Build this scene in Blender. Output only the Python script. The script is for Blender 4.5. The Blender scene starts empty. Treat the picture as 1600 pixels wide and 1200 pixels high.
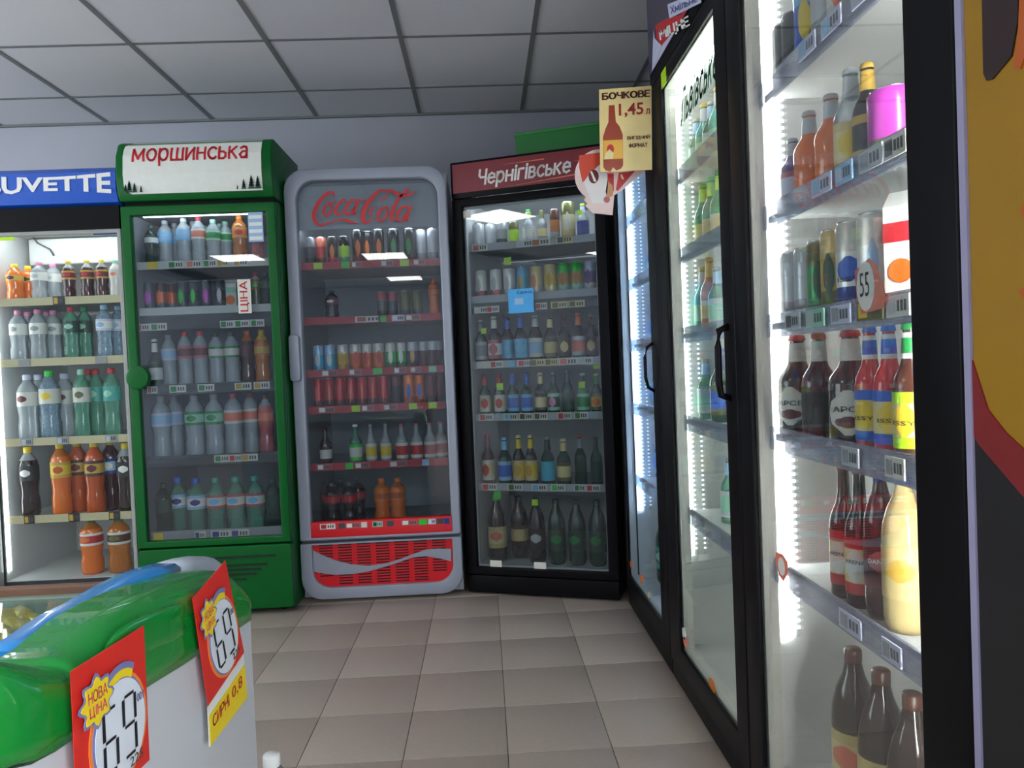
import bpy, bmesh, math, random
from mathutils import Vector, Matrix
random.seed(7)
SC = bpy.context.scene
COL = SC.collection
PI = math.pi

# ------------------------------------------------------------------ camera
F = 1205.0
_ey = Vector((-45, 26, -1205)).normalized()
_ez = Vector((-.042, 1, 0)); _ez = (_ez - _ez.dot(_ey) * _ey).normalized()
_ex = _ey.cross(_ez)
RM = Matrix((_ex, _ey, _ez))
CP = Vector((0, 0, 1.107))
cam_d = bpy.data.cameras.new('camera'); cam_d.sensor_width = 36; cam_d.lens = F * 36 / 1600
cam_d.clip_start = .02; cam_d.clip_end = 60
cam = bpy.data.objects.new('camera', cam_d); COL.objects.link(cam)
cam.matrix_world = Matrix.Translation(CP) @ RM.to_4x4()
SC.camera = cam

# ------------------------------------------------------------------ world, light, exposure
w = bpy.data.worlds.new('world'); SC.world = w; w.use_nodes = True
w.node_tree.nodes['Background'].inputs[0].default_value = (.55, .62, .7, 1)
w.node_tree.nodes['Background'].inputs[1].default_value = .05
VS = SC.view_settings
VS.view_transform = 'Standard'; VS.look = 'None'; VS.gamma = 1; VS.use_curve_mapping = False
VS.exposure = 0.22
E_PANEL = 16.0        # ceiling light panels
E_TUBE = 80.0         # cooler tubes
E_FILL_LEFT = 5.0
E_FILL_RIGHT = 14.0
SC.cycles.max_bounces = 8
SC.cycles.transparent_max_bounces = 28
SC.cycles.caustics_reflective = False
SC.cycles.caustics_refractive = False
SC.cycles.sample_clamp_indirect = 4


def ray(px, py):
    return RM @ Vector(((px - 800) / F, (600 - py) / F, -1))


def hit(px, py, p0, n):
    d = ray(px, py)
    return CP + d * ((p0 - CP).dot(n) / d.dot(n))


def onX(px, py, X): return hit(px, py, Vector((X, 0, 0)), Vector((1, 0, 0)))
def onY(px, py, Y): return hit(px, py, Vector((0, Y, 0)), Vector((0, 1, 0)))
def onZ(px, py, Z): return hit(px, py, Vector((0, 0, Z)), Vector((0, 0, 1)))


def pxof(P):
    c = RM.transposed() @ (Vector(P) - CP)
    return 800 - F * c.x / c.z


# ------------------------------------------------------------------ materials
def lin(c):
    r = []
    for v in c:
        v /= 255
        r.append(v / 12.92 if v <= .04045 else ((v + .055) / 1.055) ** 2.4)
    return (*r, 1)


PAL = dict(white=(232, 232, 228), offw=(214, 212, 204), grey=(150, 152, 156), lgrey=(188, 192, 198), dgrey=(70, 72, 76),
           black=(12, 12, 16), ink=(24, 24, 30), red=(190, 30, 38), dred=(96, 18, 30), wine=(64, 14, 26), pink=(214, 130, 170),
           orange=(226, 112, 28), dorange=(184, 78, 20), amber=(176, 100, 24), brown=(72, 36, 22), dbrown=(38, 22, 20),
           yellow=(228, 196, 40), lime=(178, 226, 30), tgreen=(40, 200, 60), green=(24, 130, 60), dgreen=(14, 62, 44),
           teal=(60, 160, 150), cyan=(70, 178, 214), blue=(44, 96, 200), dblue=(28, 48, 130), cream=(222, 206, 150),
           lav=(196, 200, 226), magenta=(206, 70, 190), purple=(92, 50, 110), silver=(190, 194, 200), gold=(200, 160, 60),
           sky=(110, 186, 232), salmon=(222, 120, 96), lblue=(150, 190, 226), pale=(208, 186, 128), olive=(96, 96, 50),
           mint=(150, 206, 180), violet=(120, 96, 150), rose=(178, 92, 96))
_m = {}


def mat(name, col=None, rough=.45, metal=0.0, emit=None, noise=.06, scale=30.0, alpha=None, coat=0.0, bump=0.0, spec=None):
    if name in _m: return _m[name]
    m = bpy.data.materials.new(name); m.use_nodes = True
    nt = m.node_tree; N = nt.nodes; L = nt.links
    b = N['Principled BSDF']
    c = lin(col) if col else (1, 1, 1, 1)
    b.inputs['Roughness'].default_value = rough
    b.inputs['Metallic'].default_value = metal
    if coat: b.inputs['Coat Weight'].default_value = coat
    if spec is not None: b.inputs['Specular IOR Level'].default_value = spec
    tc = N.new('ShaderNodeTexCoord'); nz = N.new('ShaderNodeTexNoise')
    nz.inputs['Scale'].default_value = scale; nz.inputs['Detail'].default_value = 3
    L.new(tc.outputs['Object'], nz.inputs['Vector'])
    mr = N.new('ShaderNodeMapRange')
    mr.inputs['To Min'].default_value = 1 - noise; mr.inputs['To Max'].default_value = 1 + noise
    L.new(nz.outputs['Fac'], mr.inputs['Value'])
    vm = N.new('ShaderNodeVectorMath'); vm.operation = 'SCALE'
    vm.inputs[0].default_value = c[:3]
    L.new(mr.outputs['Result'], vm.inputs['Scale'])
    L.new(vm.outputs['Vector'], b.inputs['Base Color'])
    if bump:
        bp = N.new('ShaderNodeBump'); bp.inputs['Strength'].default_value = bump; bp.inputs['Distance'].default_value = .002
        L.new(nz.outputs['Fac'], bp.inputs['Height']); L.new(bp.outputs['Normal'], b.inputs['Normal'])
    if emit:
        b.inputs['Emission Color'].default_value = (*emit[0], 1); b.inputs['Emission Strength'].default_value = emit[1]
    if alpha is not None: b.inputs['Alpha'].default_value = alpha
    _m[name] = m
    return m


def clear(name, tint, body=.12, col=None, ior=1.45, rough=.03, refl=1.0):
    """see-through stuff: tinted transparency + a little body colour + Fresnel gloss"""
    if name in _m: return _m[name]
    m = bpy.data.materials.new(name); m.use_nodes = True
    nt = m.node_tree; N = nt.nodes; L = nt.links; N.clear()
    out = N.new('ShaderNodeOutputMaterial')
    tr = N.new('ShaderNodeBsdfTransparent'); tr.inputs[0].default_value = (*tint, 1)
    df = N.new('ShaderNodeBsdfDiffuse'); df.inputs[0].default_value = lin(col) if col else (.7, .75, .78, 1)
    nz = N.new('ShaderNodeTexNoise'); nz.inputs['Scale'].default_value = 25
    mr = N.new('ShaderNodeMapRange'); mr.inputs['To Min'].default_value = body * .75; mr.inputs['To Max'].default_value = body * 1.25
    L.new(nz.outputs['Fac'], mr.inputs['Value'])
    m1 = N.new('ShaderNodeMixShader'); L.new(mr.outputs['Result'], m1.inputs[0])
    L.new(tr.outputs[0], m1.inputs[1]); L.new(df.outputs[0], m1.inputs[2])
    gl = N.new('ShaderNodeBsdfGlossy'); gl.inputs['Roughness'].default_value = rough
    fr = N.new('ShaderNodeFresnel'); fr.inputs[0].default_value = ior
    mu = N.new('ShaderNodeMath'); mu.operation = 'MULTIPLY'; mu.inputs[1].default_value = refl
    L.new(fr.outputs[0], mu.inputs[0])
    m2 = N.new('ShaderNodeMixShader'); L.new(mu.outputs[0], m2.inputs[0])
    L.new(m1.outputs[0], m2.inputs[1]); L.new(gl.outputs[0], m2.inputs[2]); L.new(m2.outputs[0], out.inputs[0])
    _m[name] = m
    return m


def P(key, rough=.45, **k):
    return mat('paint_' + key + ('' if rough == .45 else str(rough)), PAL[key], rough, **k)


def LQ(key):
    """body material of a bottle or can"""
    if key == 'clear': return clear('clear_plastic', (.94, .96, .98), .38, (220, 230, 236))
    if key == 'clearg': return clear('clear_green_plastic', (.68, .92, .82), .30, (120, 200, 170))
    if key == 'cleard': return clear('dim_green_glass', (.35, .5, .42), .25, (50, 90, 70))
    if key == 'clearb': return clear('clear_blue_plastic', (.8, .92, .98), .32, (180, 210, 235))
    return mat('liquid_' + key, PAL[key], .12, coat=.4, noise=.1, scale=18)


GLASS = clear('door_glass', (.95, .975, .97), .012, (160, 170, 175), 1.45, .01, .4)
DIMGLASS = clear('tinted_door_glass', (.90, .94, .96), .035, (110, 125, 140), 1.5, .012, .9)
LIDGLASS = clear('lid_glass', (.92, .96, .94), .05, (170, 195, 188), 1.5, .02, .25)


# ------------------------------------------------------------------ mesh helpers
def box(bm, x0, x1, y0, y1, z0, z1, mi=0):
    v = [bm.verts.new((x, y, z)) for x in (x0, x1) for y in (y0, y1) for z in (z0, z1)]
    for q in ((0, 1, 3, 2), (4, 6, 7, 5), (0, 4, 5, 1), (2, 3, 7, 6), (0, 2, 6, 4), (1, 5, 7, 3)):
        f = bm.faces.new([v[i] for i in q]); f.material_index = mi


def prism(bm, pts, axis, a0, a1, mi=0):
    """extrude the 2D outline pts along axis (0:x 1:y 2:z) from a0 to a1"""
    def mk(p, a):
        return {0: (a, p[0], p[1]), 1: (p[0], a, p[1]), 2: (p[0], p[1], a)}[axis]
    A = [bm.verts.new(mk(p, a0)) for p in pts]; B = [bm.verts.new(mk(p, a1)) for p in pts]
    n = len(pts)
    for f in (bm.faces.new(A[::-1]), bm.faces.new(B)): f.material_index = mi
    for i in range(n):
        f = bm.faces.new((A[i], A[(i + 1) % n], B[(i + 1) % n], B[i])); f.material_index = mi


def rrect(x0, x1, z0, z1, r, n=6):
    """rounded rectangle; r = (bl, br, tr, tl)"""
    if not isinstance(r, tuple): r = (r,) * 4
    out = []
    for (cx, cz, a, rr) in ((x0, z0, PI, r[0]), (x1, z0, 1.5 * PI, r[1]), (x1, z1, 0, r[2]), (x0, z1, .5 * PI, r[3])):
        sx = 1 if cx == x0 else -1; sz = 1 if cz == z0 else -1
        for i in range(n + 1):
            t = a + i / n * PI / 2
            out.append((cx + sx * rr + rr * math.cos(t), cz + sz * rr + rr * math.sin(t)))
    return out


def ring(bm, outer, inner, y0, y1, mi=0):
    n = len(outer)
    vs = [[bm.verts.new((p[0], y, p[1])) for p in pts] for pts in (outer, inner) for y in (y0, y1)]
    oF, oB, iF, iB = vs
    for i in range(n):
        j = (i + 1) % n
        for q in ((oF[i], oF[j], iF[j], iF[i]), (oB[j], oB[i], iB[i], iB[j]), (oF[j], oF[i], oB[i], oB[j]), (iF[i], iF[j], iB[j], iB[i])):
            try: bm.faces.new(q).material_index = mi
            except ValueError: pass


def lathe(bm, prof, seg=16, mis=None, x=0, y=0):
    rows = []
    for r, z in prof:
        rows.append([bm.verts.new((x, y, z))] if r < 1e-6 else [bm.verts.new((x + r * math.cos(2 * PI * i / seg), y + r * math.sin(2 * PI * i / seg), z)) for i in range(seg)])
    for k in range(len(rows) - 1):
        a, b = rows[k], rows[k + 1]; mi = mis[k] if mis else 0
        for i in range(seg):
            j = (i + 1) % seg
            if len(a) == 1 and len(b) == 1: continue
            if len(a) == 1: f = bm.faces.new((a[0], b[j], b[i]))
            elif len(b) == 1: f = bm.faces.new((a[i], a[j], b[0]))
            else: f = bm.faces.new((a[i], a[j], b[j], b[i]))
            f.material_index = mi; f.smooth = True


def tube(bm, pts, r, seg=8, mi=0):
    pts = [Vector(p) for p in pts]; prev = None
    for k, p in enumerate(pts):
        t = (pts[min(k + 1, len(pts) - 1)] - pts[max(k - 1, 0)]).normalized()
        u = t.cross(Vector((0, 0, 1)))
        if u.length < .1: u = t.cross(Vector((0, 1, 0)))
        u.normalize(); v = t.cross(u)
        cur = [bm.verts.new(p + r * (u * math.cos(2 * PI * i / seg) + v * math.sin(2 * PI * i / seg))) for i in range(seg)]
        if prev:
            for i in range(seg):
                f = bm.faces.new((prev[i], prev[(i + 1) % seg], cur[(i + 1) % seg], cur[i])); f.smooth = True; f.material_index = mi
        else: bm.faces.new(cur[::-1])
        prev = cur
    bm.faces.new(prev)


def mesh(name, bm, mats, bevel=0.0):
    if bevel:
        bmesh.ops.remove_doubles(bm, verts=bm.verts, dist=1e-6)
        es = [e for e in bm.edges if len(e.link_faces) == 2 and e.calc_face_angle(0) > .6]
        bmesh.ops.bevel(bm, geom=es, offset=bevel, segments=3, profile=.5, affect='EDGES', clamp_overlap=True)
        for f in bm.faces: f.smooth = True
    bmesh.ops.recalc_face_normals(bm, faces=bm.faces)
    me = bpy.data.meshes.new(name); bm.to_mesh(me); bm.free()
    for m in (mats if isinstance(mats, (list, tuple)) else [mats]): me.materials.append(m)
    return me


def obj(name, bm, mats, parent=None, bevel=0.0, me=None):
    me = me or mesh(name, bm, mats, bevel)
    o = bpy.data.objects.new(name, me); COL.objects.link(o)
    if parent: o.parent = parent
    return o


def tag(o, label=None, cat=None, group=None, kind=None):
    if label: o['label'] = label
    if cat: o['category'] = cat
    if group: o['group'] = group
    if kind: o['kind'] = kind
    return o


def empty(name, loc, rz=0.0):
    o = bpy.data.objects.new(name, None); COL.objects.link(o); o.location = loc; o.rotation_euler = (0, 0, rz)
    o.empty_display_size = .1
    return o


def bx(name, parent, dims, m, bevel=0.0, label=None):
    bm = bmesh.new(); box(bm, *dims)
    o = obj(name, bm, m, parent, bevel)
    if label: o['label'] = label
    return o


_font_cache = {}


def text_verts(s, bold=.0, shear=0.0):
    """flat outline mesh of a word, as unit-fitted verts (0..1 in x and z) and faces"""
    key = (s, bold, shear)
    if key in _font_cache: return _font_cache[key]
    cu = bpy.data.curves.new('lettering', 'FONT'); cu.body = s; cu.offset = bold; cu.shear = shear
    cu.resolution_u = 2; cu.size = 1
    o = bpy.data.objects.new('lettering', cu); COL.objects.link(o)
    dg = bpy.context.evaluated_depsgraph_get(); dg.update()
    me = bpy.data.meshes.new_from_object(o.evaluated_get(dg))
    vs = [(v.co.x, v.co.y) for v in me.vertices]; fs = [tuple(p.vertices) for p in me.polygons]
    bpy.data.objects.remove(o); bpy.data.curves.remove(cu); bpy.data.meshes.remove(me)
    x0 = min(v[0] for v in vs); x1 = max(v[0] for v in vs); z0 = min(v[1] for v in vs); z1 = max(v[1] for v in vs)
    r = ([((a - x0) / (x1 - x0), (b - z0) / (z1 - z0)) for a, b in vs], fs)
    _font_cache[key] = r
    return r


def lettering(s, fn, m, parent=None, bold=.01, shear=0.0, name='lettering', cuts=0):
    """fn maps (a,b) in the unit square to a point"""
    vs, fs = text_verts(s, bold, shear)
    me = bpy.data.meshes.new(name)
    if cuts:
        bm = bmesh.new(); V_ = [bm.verts.new((a, 0, b)) for a, b in vs]
        for f in fs:
            try: bm.faces.new([V_[i] for i in f])
            except ValueError: pass
        for k in range(1, cuts):
            bmesh.ops.bisect_plane(bm, geom=bm.verts[:] + bm.edges[:] + bm.faces[:], plane_co=(0, 0, k / cuts), plane_no=(0, 0, 1))
        for v in bm.verts: v.co = fn(v.co.x, v.co.z)
        bm.to_mesh(me); bm.free()
    else: me.from_pydata([fn(a, b) for a, b in vs], [], fs)
    me.materials.append(m)
    o = bpy.data.objects.new(name, me); COL.objects.link(o)
    if parent: o.parent = parent
    return o


def _el(cx, cy, rx, ry, a0=0, a1=360, n=14):
    return [(cx + rx * math.cos(math.radians(a0 + (a1 - a0) * i / n)), cy + ry * math.sin(math.radians(a0 + (a1 - a0) * i / n))) for i in range(n + 1)]


GL = {
    'м': (.6, [[(0, 0), (.03, .7)], [(.03, .7), (.3, .12), (.57, .7)], [(.57, .7), (.6, 0)]]), 'о': (.48, [_el(.24, .35, .24, .35)]),
    'р': (.46, [[(0, .7), (0, -.28)], _el(.23, .35, .23, .35)]), 'ш': (.64, [[(0, .7), (0, 0), (.64, 0), (.64, .7)], [(.32, .7), (.32, 0)]]),
    'и': (.42, [[(0, .7), (0, 0), (.42, .7), (.42, 0)]]), 'н': (.42, [[(0, .7), (0, 0)], [(.42, .7), (.42, 0)], [(0, .36), (.42, .36)]]),
    'с': (.4, [_el(.24, .35, .24, .35, 45, 315)]), 'ь': (.36, [[(0, .7), (0, 0), (.24, 0), (.36, .1), (.36, .3), (.24, .4), (0, .4)]]),
    'к': (.4, [[(0, .7), (0, 0)], [(.38, .7), (0, .3)], [(.12, .42), (.4, 0)]]),
    'а': (.38, [[(.04, .6), (.18, .7), (.32, .66), (.38, .52), (.38, 0)], [(.38, .4), (.14, .37), (0, .2), (.1, .02), (.26, .02), (.38, .16)]]),
    'е': (.44, [[(0, .37), (.44, .37), (.4, .6), (.22, .7), (.05, .58), (0, .35), (.06, .1), (.24, 0), (.42, .1)]]),
    'і': (.04, [[(.02, 0), (.02, .7)], [(.02, .88), (.02, .95)]]), 'г': (.32, [[(0, 0), (0, .7), (.32, .7)]]),
    'в': (.38, [[(0, 0), (0, .7), (.24, .7), (.33, .6), (.33, .48), (.24, .38), (0, .38)], [(.24, .38), (.38, .28), (.38, .1), (.26, 0), (0, 0)]]),
    'л': (.44, [[(0, 0), (.08, .06), (.14, .7), (.44, .7), (.44, 0)]]),
    'Ч': (.48, [[(0, 1), (0, .62), (.12, .48), (.48, .48)], [(.48, 1), (.48, 0)]]), 'М': (.7, [[(0, 0), (0, 1), (.35, .3), (.7, 1), (.7, 0)]]),
    'І': (.04, [[(.02, 0), (.02, 1)]]), 'Ц': (.6, [[(0, 1), (0, 0), (.6, 0), (.6, -.2)], [(.5, 1), (.5, 0)]]),
    'Н': (.5, [[(0, 1), (0, 0)], [(.5, 1), (.5, 0)], [(0, .52), (.5, .52)]]), 'Е': (.42, [[(.42, 1), (0, 1), (0, 0), (.42, 0)], [(0, .52), (.36, .52)]]),
    'Х': (.52, [[(0, 1), (.52, 0)], [(0, 0), (.52, 1)]]), 'Л': (.54, [[(0, 0), (.1, .1), (.16, 1), (.54, 1), (.54, 0)]]),
    'Б': (.48, [[(.44, 1), (0, 1), (0, 0), (.34, 0), (.48, .12), (.48, .42), (.34, .55), (0, .55)]]), 'О': (.62, [_el(.31, .5, .31, .5)]),
    'К': (.5, [[(0, 1), (0, 0)], [(.48, 1), (0, .42)], [(.16, .6), (.5, 0)]]),
    'В': (.48, [[(0, 0), (0, 1), (.3, 1), (.42, .88), (.42, .66), (.3, .54), (0, .54)], [(.3, .54), (.48, .4), (.48, .14), (.34, 0), (0, 0)]]),
    'И': (.52, [[(0, 1), (0, 0), (.52, 1), (.52, 0)]]), 'Й': (.52, [[(0, 1), (0, 0), (.52, 1), (.52, 0)], [(.14, 1.22), (.26, 1.14), (.38, 1.22)]]),
    'Г': (.4, [[(0, 0), (0, 1), (.4, 1)]]), 'Д': (.6, [[(0, -.2), (0, 0), (.6, 0), (.6, -.2)], [(.1, 0), (.16, 1), (.5, 1), (.5, 0)]]),
    'Ф': (.64, [[(.32, 1.05), (.32, -.05)], _el(.32, .52, .32, .32)]), 'Р': (.46, [[(0, 0), (0, 1), (.32, 1), (.46, .88), (.46, .62), (.32, .48), (0, .48)]]),
    'А': (.58, [[(0, 0), (.29, 1), (.58, 0)], [(.1, .32), (.48, .32)]]), 'Т': (.5, [[(0, 1), (.5, 1)], [(.25, 1), (.25, 0)]]),
    'С': (.5, [_el(.3, .5, .3, .5, 48, 312)]), ' ': (.2, []), 'Є': (.5, [_el(.3, .5, .3, .5, 48, 312), [(0, .5), (.4, .5)]]), 'п': (.42, [[(0, 0), (0, .7), (.42, .7), (.42, 0)]]),
    'з': (.34, [[(0, .62), (.15, .7), (.32, .6), (.3, .42), (.14, .37)], [(.14, .37), (.34, .3), (.34, .08), (.15, 0), (0, .1)]]), 'д': (.46, [[(0, -.15), (0, 0), (.46, 0), (.46, -.15)], [(.08, 0), (.12, .7), (.38, .7), (.38, 0)]])}


def script(s, fn, m, parent=None, th=.12, gap=.2, shear=0.0, name='lettering'):
    """words drawn as broad strokes; fn maps the unit square to the surface"""
    segs = []; x = 0
    for ch in s:
        w_, st = GL[ch]
        for p in st:
            for a, b in zip(p, p[1:]): segs.append((a[0] + x, a[1], b[0] + x, b[1]))
        x += w_ + gap
    qs = []
    for ax, ay, bx_, by in segs:
        l = math.hypot(bx_ - ax, by - ay) or 1; dx, dy = (bx_ - ax) / l, (by - ay) / l
        e = th * .42; n = max(1, int(l / .2)); L0 = l + 2 * e
        for k in range(n):
            t0, t1 = -e + L0 * k / n, -e + L0 * (k + 1) / n
            qs.append([(ax + dx * t + sg * -dy * th / 2 + shear * (ay + dy * t), ay + dy * t + sg * dx * th / 2) for t, sg in ((t0, 1), (t0, -1), (t1, -1), (t1, 1))])
    X = [p[0] for q in qs for p in q]; Y = [p[1] for q in qs for p in q]; x0, x1, y0, y1 = min(X), max(X), min(Y), max(Y)
    bm = bmesh.new()
    for q in qs: bm.faces.new([bm.verts.new(fn((p[0] - x0) / (x1 - x0), (p[1] - y0) / (y1 - y0))) for p in q])
    me = bpy.data.meshes.new(name); bm.to_mesh(me); bm.free(); me.materials.append(m)
    o = bpy.data.objects.new(name, me); COL.objects.link(o)
    if parent: o.parent = parent
    return o


def flat(x0, x1, z0, z1, y, rise=0.0):
    return lambda a, b: (x0 + (x1 - x0) * a, y, z0 + (z1 - z0) * b + rise * a)


def ribbon(bm, pts, sub=4):
    """stroke with varying width, pts = (x, z, width); catmull-rom smoothed, in a list of quads (2D)"""
    P_ = [pts[0]] + list(pts) + [pts[-1]]; out = []
    for i in range(1, len(P_) - 2):
        for k in range(sub):
            t = k / sub
            q = []
            for c in range(3):
                a, b, c_, d = P_[i - 1][c], P_[i][c], P_[i + 1][c], P_[i + 2][c]
                q.append(.5 * (2 * b + (c_ - a) * t + (2 * a - 5 * b + 4 * c_ - d) * t * t + (3 * b - a - 3 * c_ + d) * t ** 3))
            out.append(q)
    out.append(list(pts[-1])); prev = None
    for i, (x, z, w_) in enumerate(out):
        a = out[max(i - 1, 0)]; b = out[min(i + 1, len(out) - 1)]
        dx, dz = b[0] - a[0], b[1] - a[1]; l = math.hypot(dx, dz) or 1
        nx, nz = -dz / l * w_ / 2, dx / l * w_ / 2
        cur = (bm.verts.new((x + nx, z + nz, 0)), bm.verts.new((x - nx, z - nz, 0)))
        if prev: bm.faces.new((prev[0], prev[1], cur[1], cur[0]))
        prev = cur


# ------------------------------------------------------------------ room
WALLM = mat('grey_plaster', (178, 181, 192), .8, noise=.03, scale=6, bump=.1)
YW, XL, XR, YB, ZC = 4.51, -4.2, 1.42, -6.0, 2.587


def struct(name, bm, m, **k):
    o = obj(name, bm, m, **k); o['kind'] = 'structure'; return o


bm = bmesh.new(); box(bm, XL, XR, YW, YW + .12, 0, ZC); struct('wall_back', bm, WALLM)
bm = bmesh.new()
box(bm, XL - .12, XL, YB, .9, 0, ZC); box(bm, XL - .12, XL, 3.3, YW, 0, ZC); box(bm, XL - .12, XL, .9, 3.3, 0, .8); box(bm, XL - .12, XL, .9, 3.3, 2.4, ZC); struct('wall_left', bm, WALLM)
bm = bmesh.new(); box(bm, XL - .1, XL - .08, .9, 3.3, .8, 2.4)
fill_win_left = struct('added_window_1', bm, mat('added_fill_pane', (255, 255, 255), .3, emit=((.86, .95, 1), E_FILL_LEFT)))  # unseen window added as side fill for ceiling and coolers
bm = bmesh.new()
for y in (.9, 1.68, 2.46, 3.25): box(bm, XL - .08, XL - .02, y, y + .05, .8, 2.4)
for z in (.8, 2.35): box(bm, XL - .08, XL - .02, .9, 3.3, z, z + .05)
obj('added_window_frame', bm, P('white'), fill_win_left)
bm = bmesh.new(); box(bm, XR, XR + .12, YB, -4.2, 0, ZC); box(bm, XR, XR + .12, -.7, YW, 0, ZC); box(bm, XR, XR + .12, -4.2, -.7, 0, .7); box(bm, XR, XR + .12, -4.2, -.7, 2.35, ZC); struct('wall_right', bm, WALLM)
bm = bmesh.new(); box(bm, XR + .08, XR + .1, -4.2, -.7, .7, 2.35)
fill_win_right = struct('added_window_2', bm, mat('added_fill_pane_right', (255, 255, 255), .3, emit=((.82, .92, 1), E_FILL_RIGHT)))  # unseen glowing window added to brighten the freezer end and ceiling
bm = bmesh.new()
for y in (-4.2, -3.05, -1.9, -.75): box(bm, XR + .02, XR + .08, y, y + .05, .7, 2.35)
for z in (.7, 2.3): box(bm, XR + .02, XR + .08, -4.2, -.7, z, z + .05)
obj('added_window_frame', bm, P('white'), fill_win_right)
bm = bmesh.new(); box(bm, XL, XR, YB - .12, YB, 0, ZC); struct('wall_front', bm, WALLM)
GROUT = mat('dark_grout', (96, 90, 86), .9)
bm = bmesh.new(); box(bm, XL, XR, YB, YW, -.1, -.003); FLOOR = struct('floor', bm, GROUT)
TILEM = [mat('stone_tile_%s' % n, c, .42, noise=.07, scale=60, bump=.05) for n, c in
         (('warm', (172, 157, 146)), ('grey', (168, 154, 143)), ('pale', (175, 161, 150)))]
tb = bmesh.new(); box(tb, -.149, .149, -.1525, .1525, -.02, 0)
tme = mesh('floor_tile', tb, TILEM[0], bevel=.0015)
tmes = [tme]
for k in (1, 2):
    c = tme.copy(); c.materials[0] = TILEM[k]; tmes.append(c)
rest = bmesh.new()
nx0, ny0 = .175, 2.337
for i in range(-15, 5):
    for j in range(-28, 8):
        x = nx0 + .3 * i; y = ny0 + .308 * j
        if x > XR - .1 or x < XL + .15 or y > YW - .1 or y < YB + .15: continue
        if -1.6 < x < .85 and .55 < y < 4.3:
            o = bpy.data.objects.new('floor_tile', random.choice(tmes)); COL.objects.link(o)
            o.location = (x, y, 0); o.parent = FLOOR
        else: box(rest, x - .149, x + .149, y - .1525, y + .1525, -.02, 0)
obj('floor_tiles_beyond', rest, TILEM[0], FLOOR)['kind'] = 'stuff'

bm = bmesh.new(); box(bm, XL, XR, YB, YW, ZC + .02, ZC + .1); CEIL = struct('ceiling', bm, mat('dark_void', (60, 60, 62), .9))
CT = [mat('ceiling_board_' + n, c, .9, noise=.05, scale=140, bump=.2) for n, c in (('a', (222, 224, 230)), ('b', (217, 219, 226)), ('c', (225, 226, 229)))]
GRID = mat('ceiling_grid', (120, 124, 126), .6)
gx = [.285 - .59 * k for k in range(-2, 8)]; gy = [4.09 - .62 * k for k in range(-1, 17)]
bm = bmesh.new()
for x in gx:
    if XL < x < XR: box(bm, x - .011, x + .011, YB, YW, ZC - .004, ZC + .004)
for y in gy:
    if YB < y < YW: box(bm, XL, XR, y - .009, y + .009, ZC - .003, ZC + .004)
tag(obj('ceiling_grid', bm, GRID, CEIL))
bm = bmesh.new(); box(bm, XL, XR, YW - .02, YW, ZC - .012, ZC + .004); obj('edge_profile', bm, GRID, CEIL)
PANELS = [(-1.19, -2.35), (-1.19, -4.7), (-2.37, .65), (.58, -2.35), (.58, -4.7), (-2.96, -2.35)]  # last three panels are unseen, added to raise the room light
lights = []
for i in range(len(gx) - 1):
    for j in range(len(gy) - 1):
        x1, x0 = gx[i], gx[i + 1]; y1, y0 = gy[j], gy[j + 1]
        x0 = max(x0, XL); x1 = min(x1, XR); y0 = max(y0, YB); y1 = min(y1, YW)
        if x1 - x0 < .05 or y1 - y0 < .05: continue
        cx, cy = (x0 + x1) / 2, (y0 + y1) / 2
        if any(abs(cx - a) < .3 and abs(cy - b) < .31 for a, b in PANELS):
            lights.append((x0, x1, y0, y1)); continue
        bm = bmesh.new(); box(bm, x0 + .008, x1 - .008, y0 + .007, y1 - .007, ZC, ZC + .015)
        obj('ceiling_tile', bm, random.choice(CT), CEIL)
LAMP = mat('lamp_diffuser', (255, 255, 255), .5, emit=((1, .98, .93), E_PANEL))
CL_ = {}
for n, (x0, x1, y0, y1) in enumerate(lights):
    cx, cy = (x0 + x1) / 2, (y0 + y1) / 2
    CL_[n] = 'square white ceiling light panel ' + ('over the bottled water coolers' if cy > 0 else
        ('in the near row' if cy > -3.5 else 'in the far row') + {-1: ' added for fill by the left wall', 0: ' over the middle of the shop', 1: ' added for fill by the right wall'}[0 if -1.6 < cx < -.5 else (1 if cx > 0 else -1)])
    r = empty('ceiling_light', ((x0 + x1) / 2, (y0 + y1) / 2, ZC - .006))
    tag(r, CL_[n], 'light', 'ceiling lights')
    hx, hy = (x1 - x0) / 2 - .012, (y1 - y0) / 2 - .012
    bx('diffuser', r, (-hx + .02, hx - .02, -hy + .02, hy - .02, -.004, .002), LAMP)
    bm = bmesh.new()
    for a in ((-hx, hx, -hy, -hy + .02), (-hx, hx, hy - .02, hy), (-hx, -hx + .02, -hy, hy), (hx - .02, hx, -hy, hy)):
        box(bm, *a, -.006, .004)
    obj('frame', bm, P('white'), r)

# ------------------------------------------------------------------ bottles and cans
SEG = 16


def curved(r, zc, hw, hh, n=10, oval=True, a0=-PI / 2):
    """small patch lying on a cylinder of radius r"""
    bm = bmesh.new(); rows = []
    m_ = 5
    for k in range(m_):
        t = -1 + 2 * k / (m_ - 1); z = zc + hh * t
        ww = hw * (math.sqrt(max(0, 1 - t * t * .97)) if oval else 1)
        rows.append([bm.verts.new((r * math.cos(a0 + ww / r * s), r * math.sin(a0 + ww / r * s), z)) for s in [-1 + 2 * i / 6 for i in range(7)]])
    for a, b in zip(rows, rows[1:]):
        for i in range(6): bm.faces.new((a[i], a[i + 1], b[i + 1], b[i]))
    return bm


_kit = {}


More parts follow.
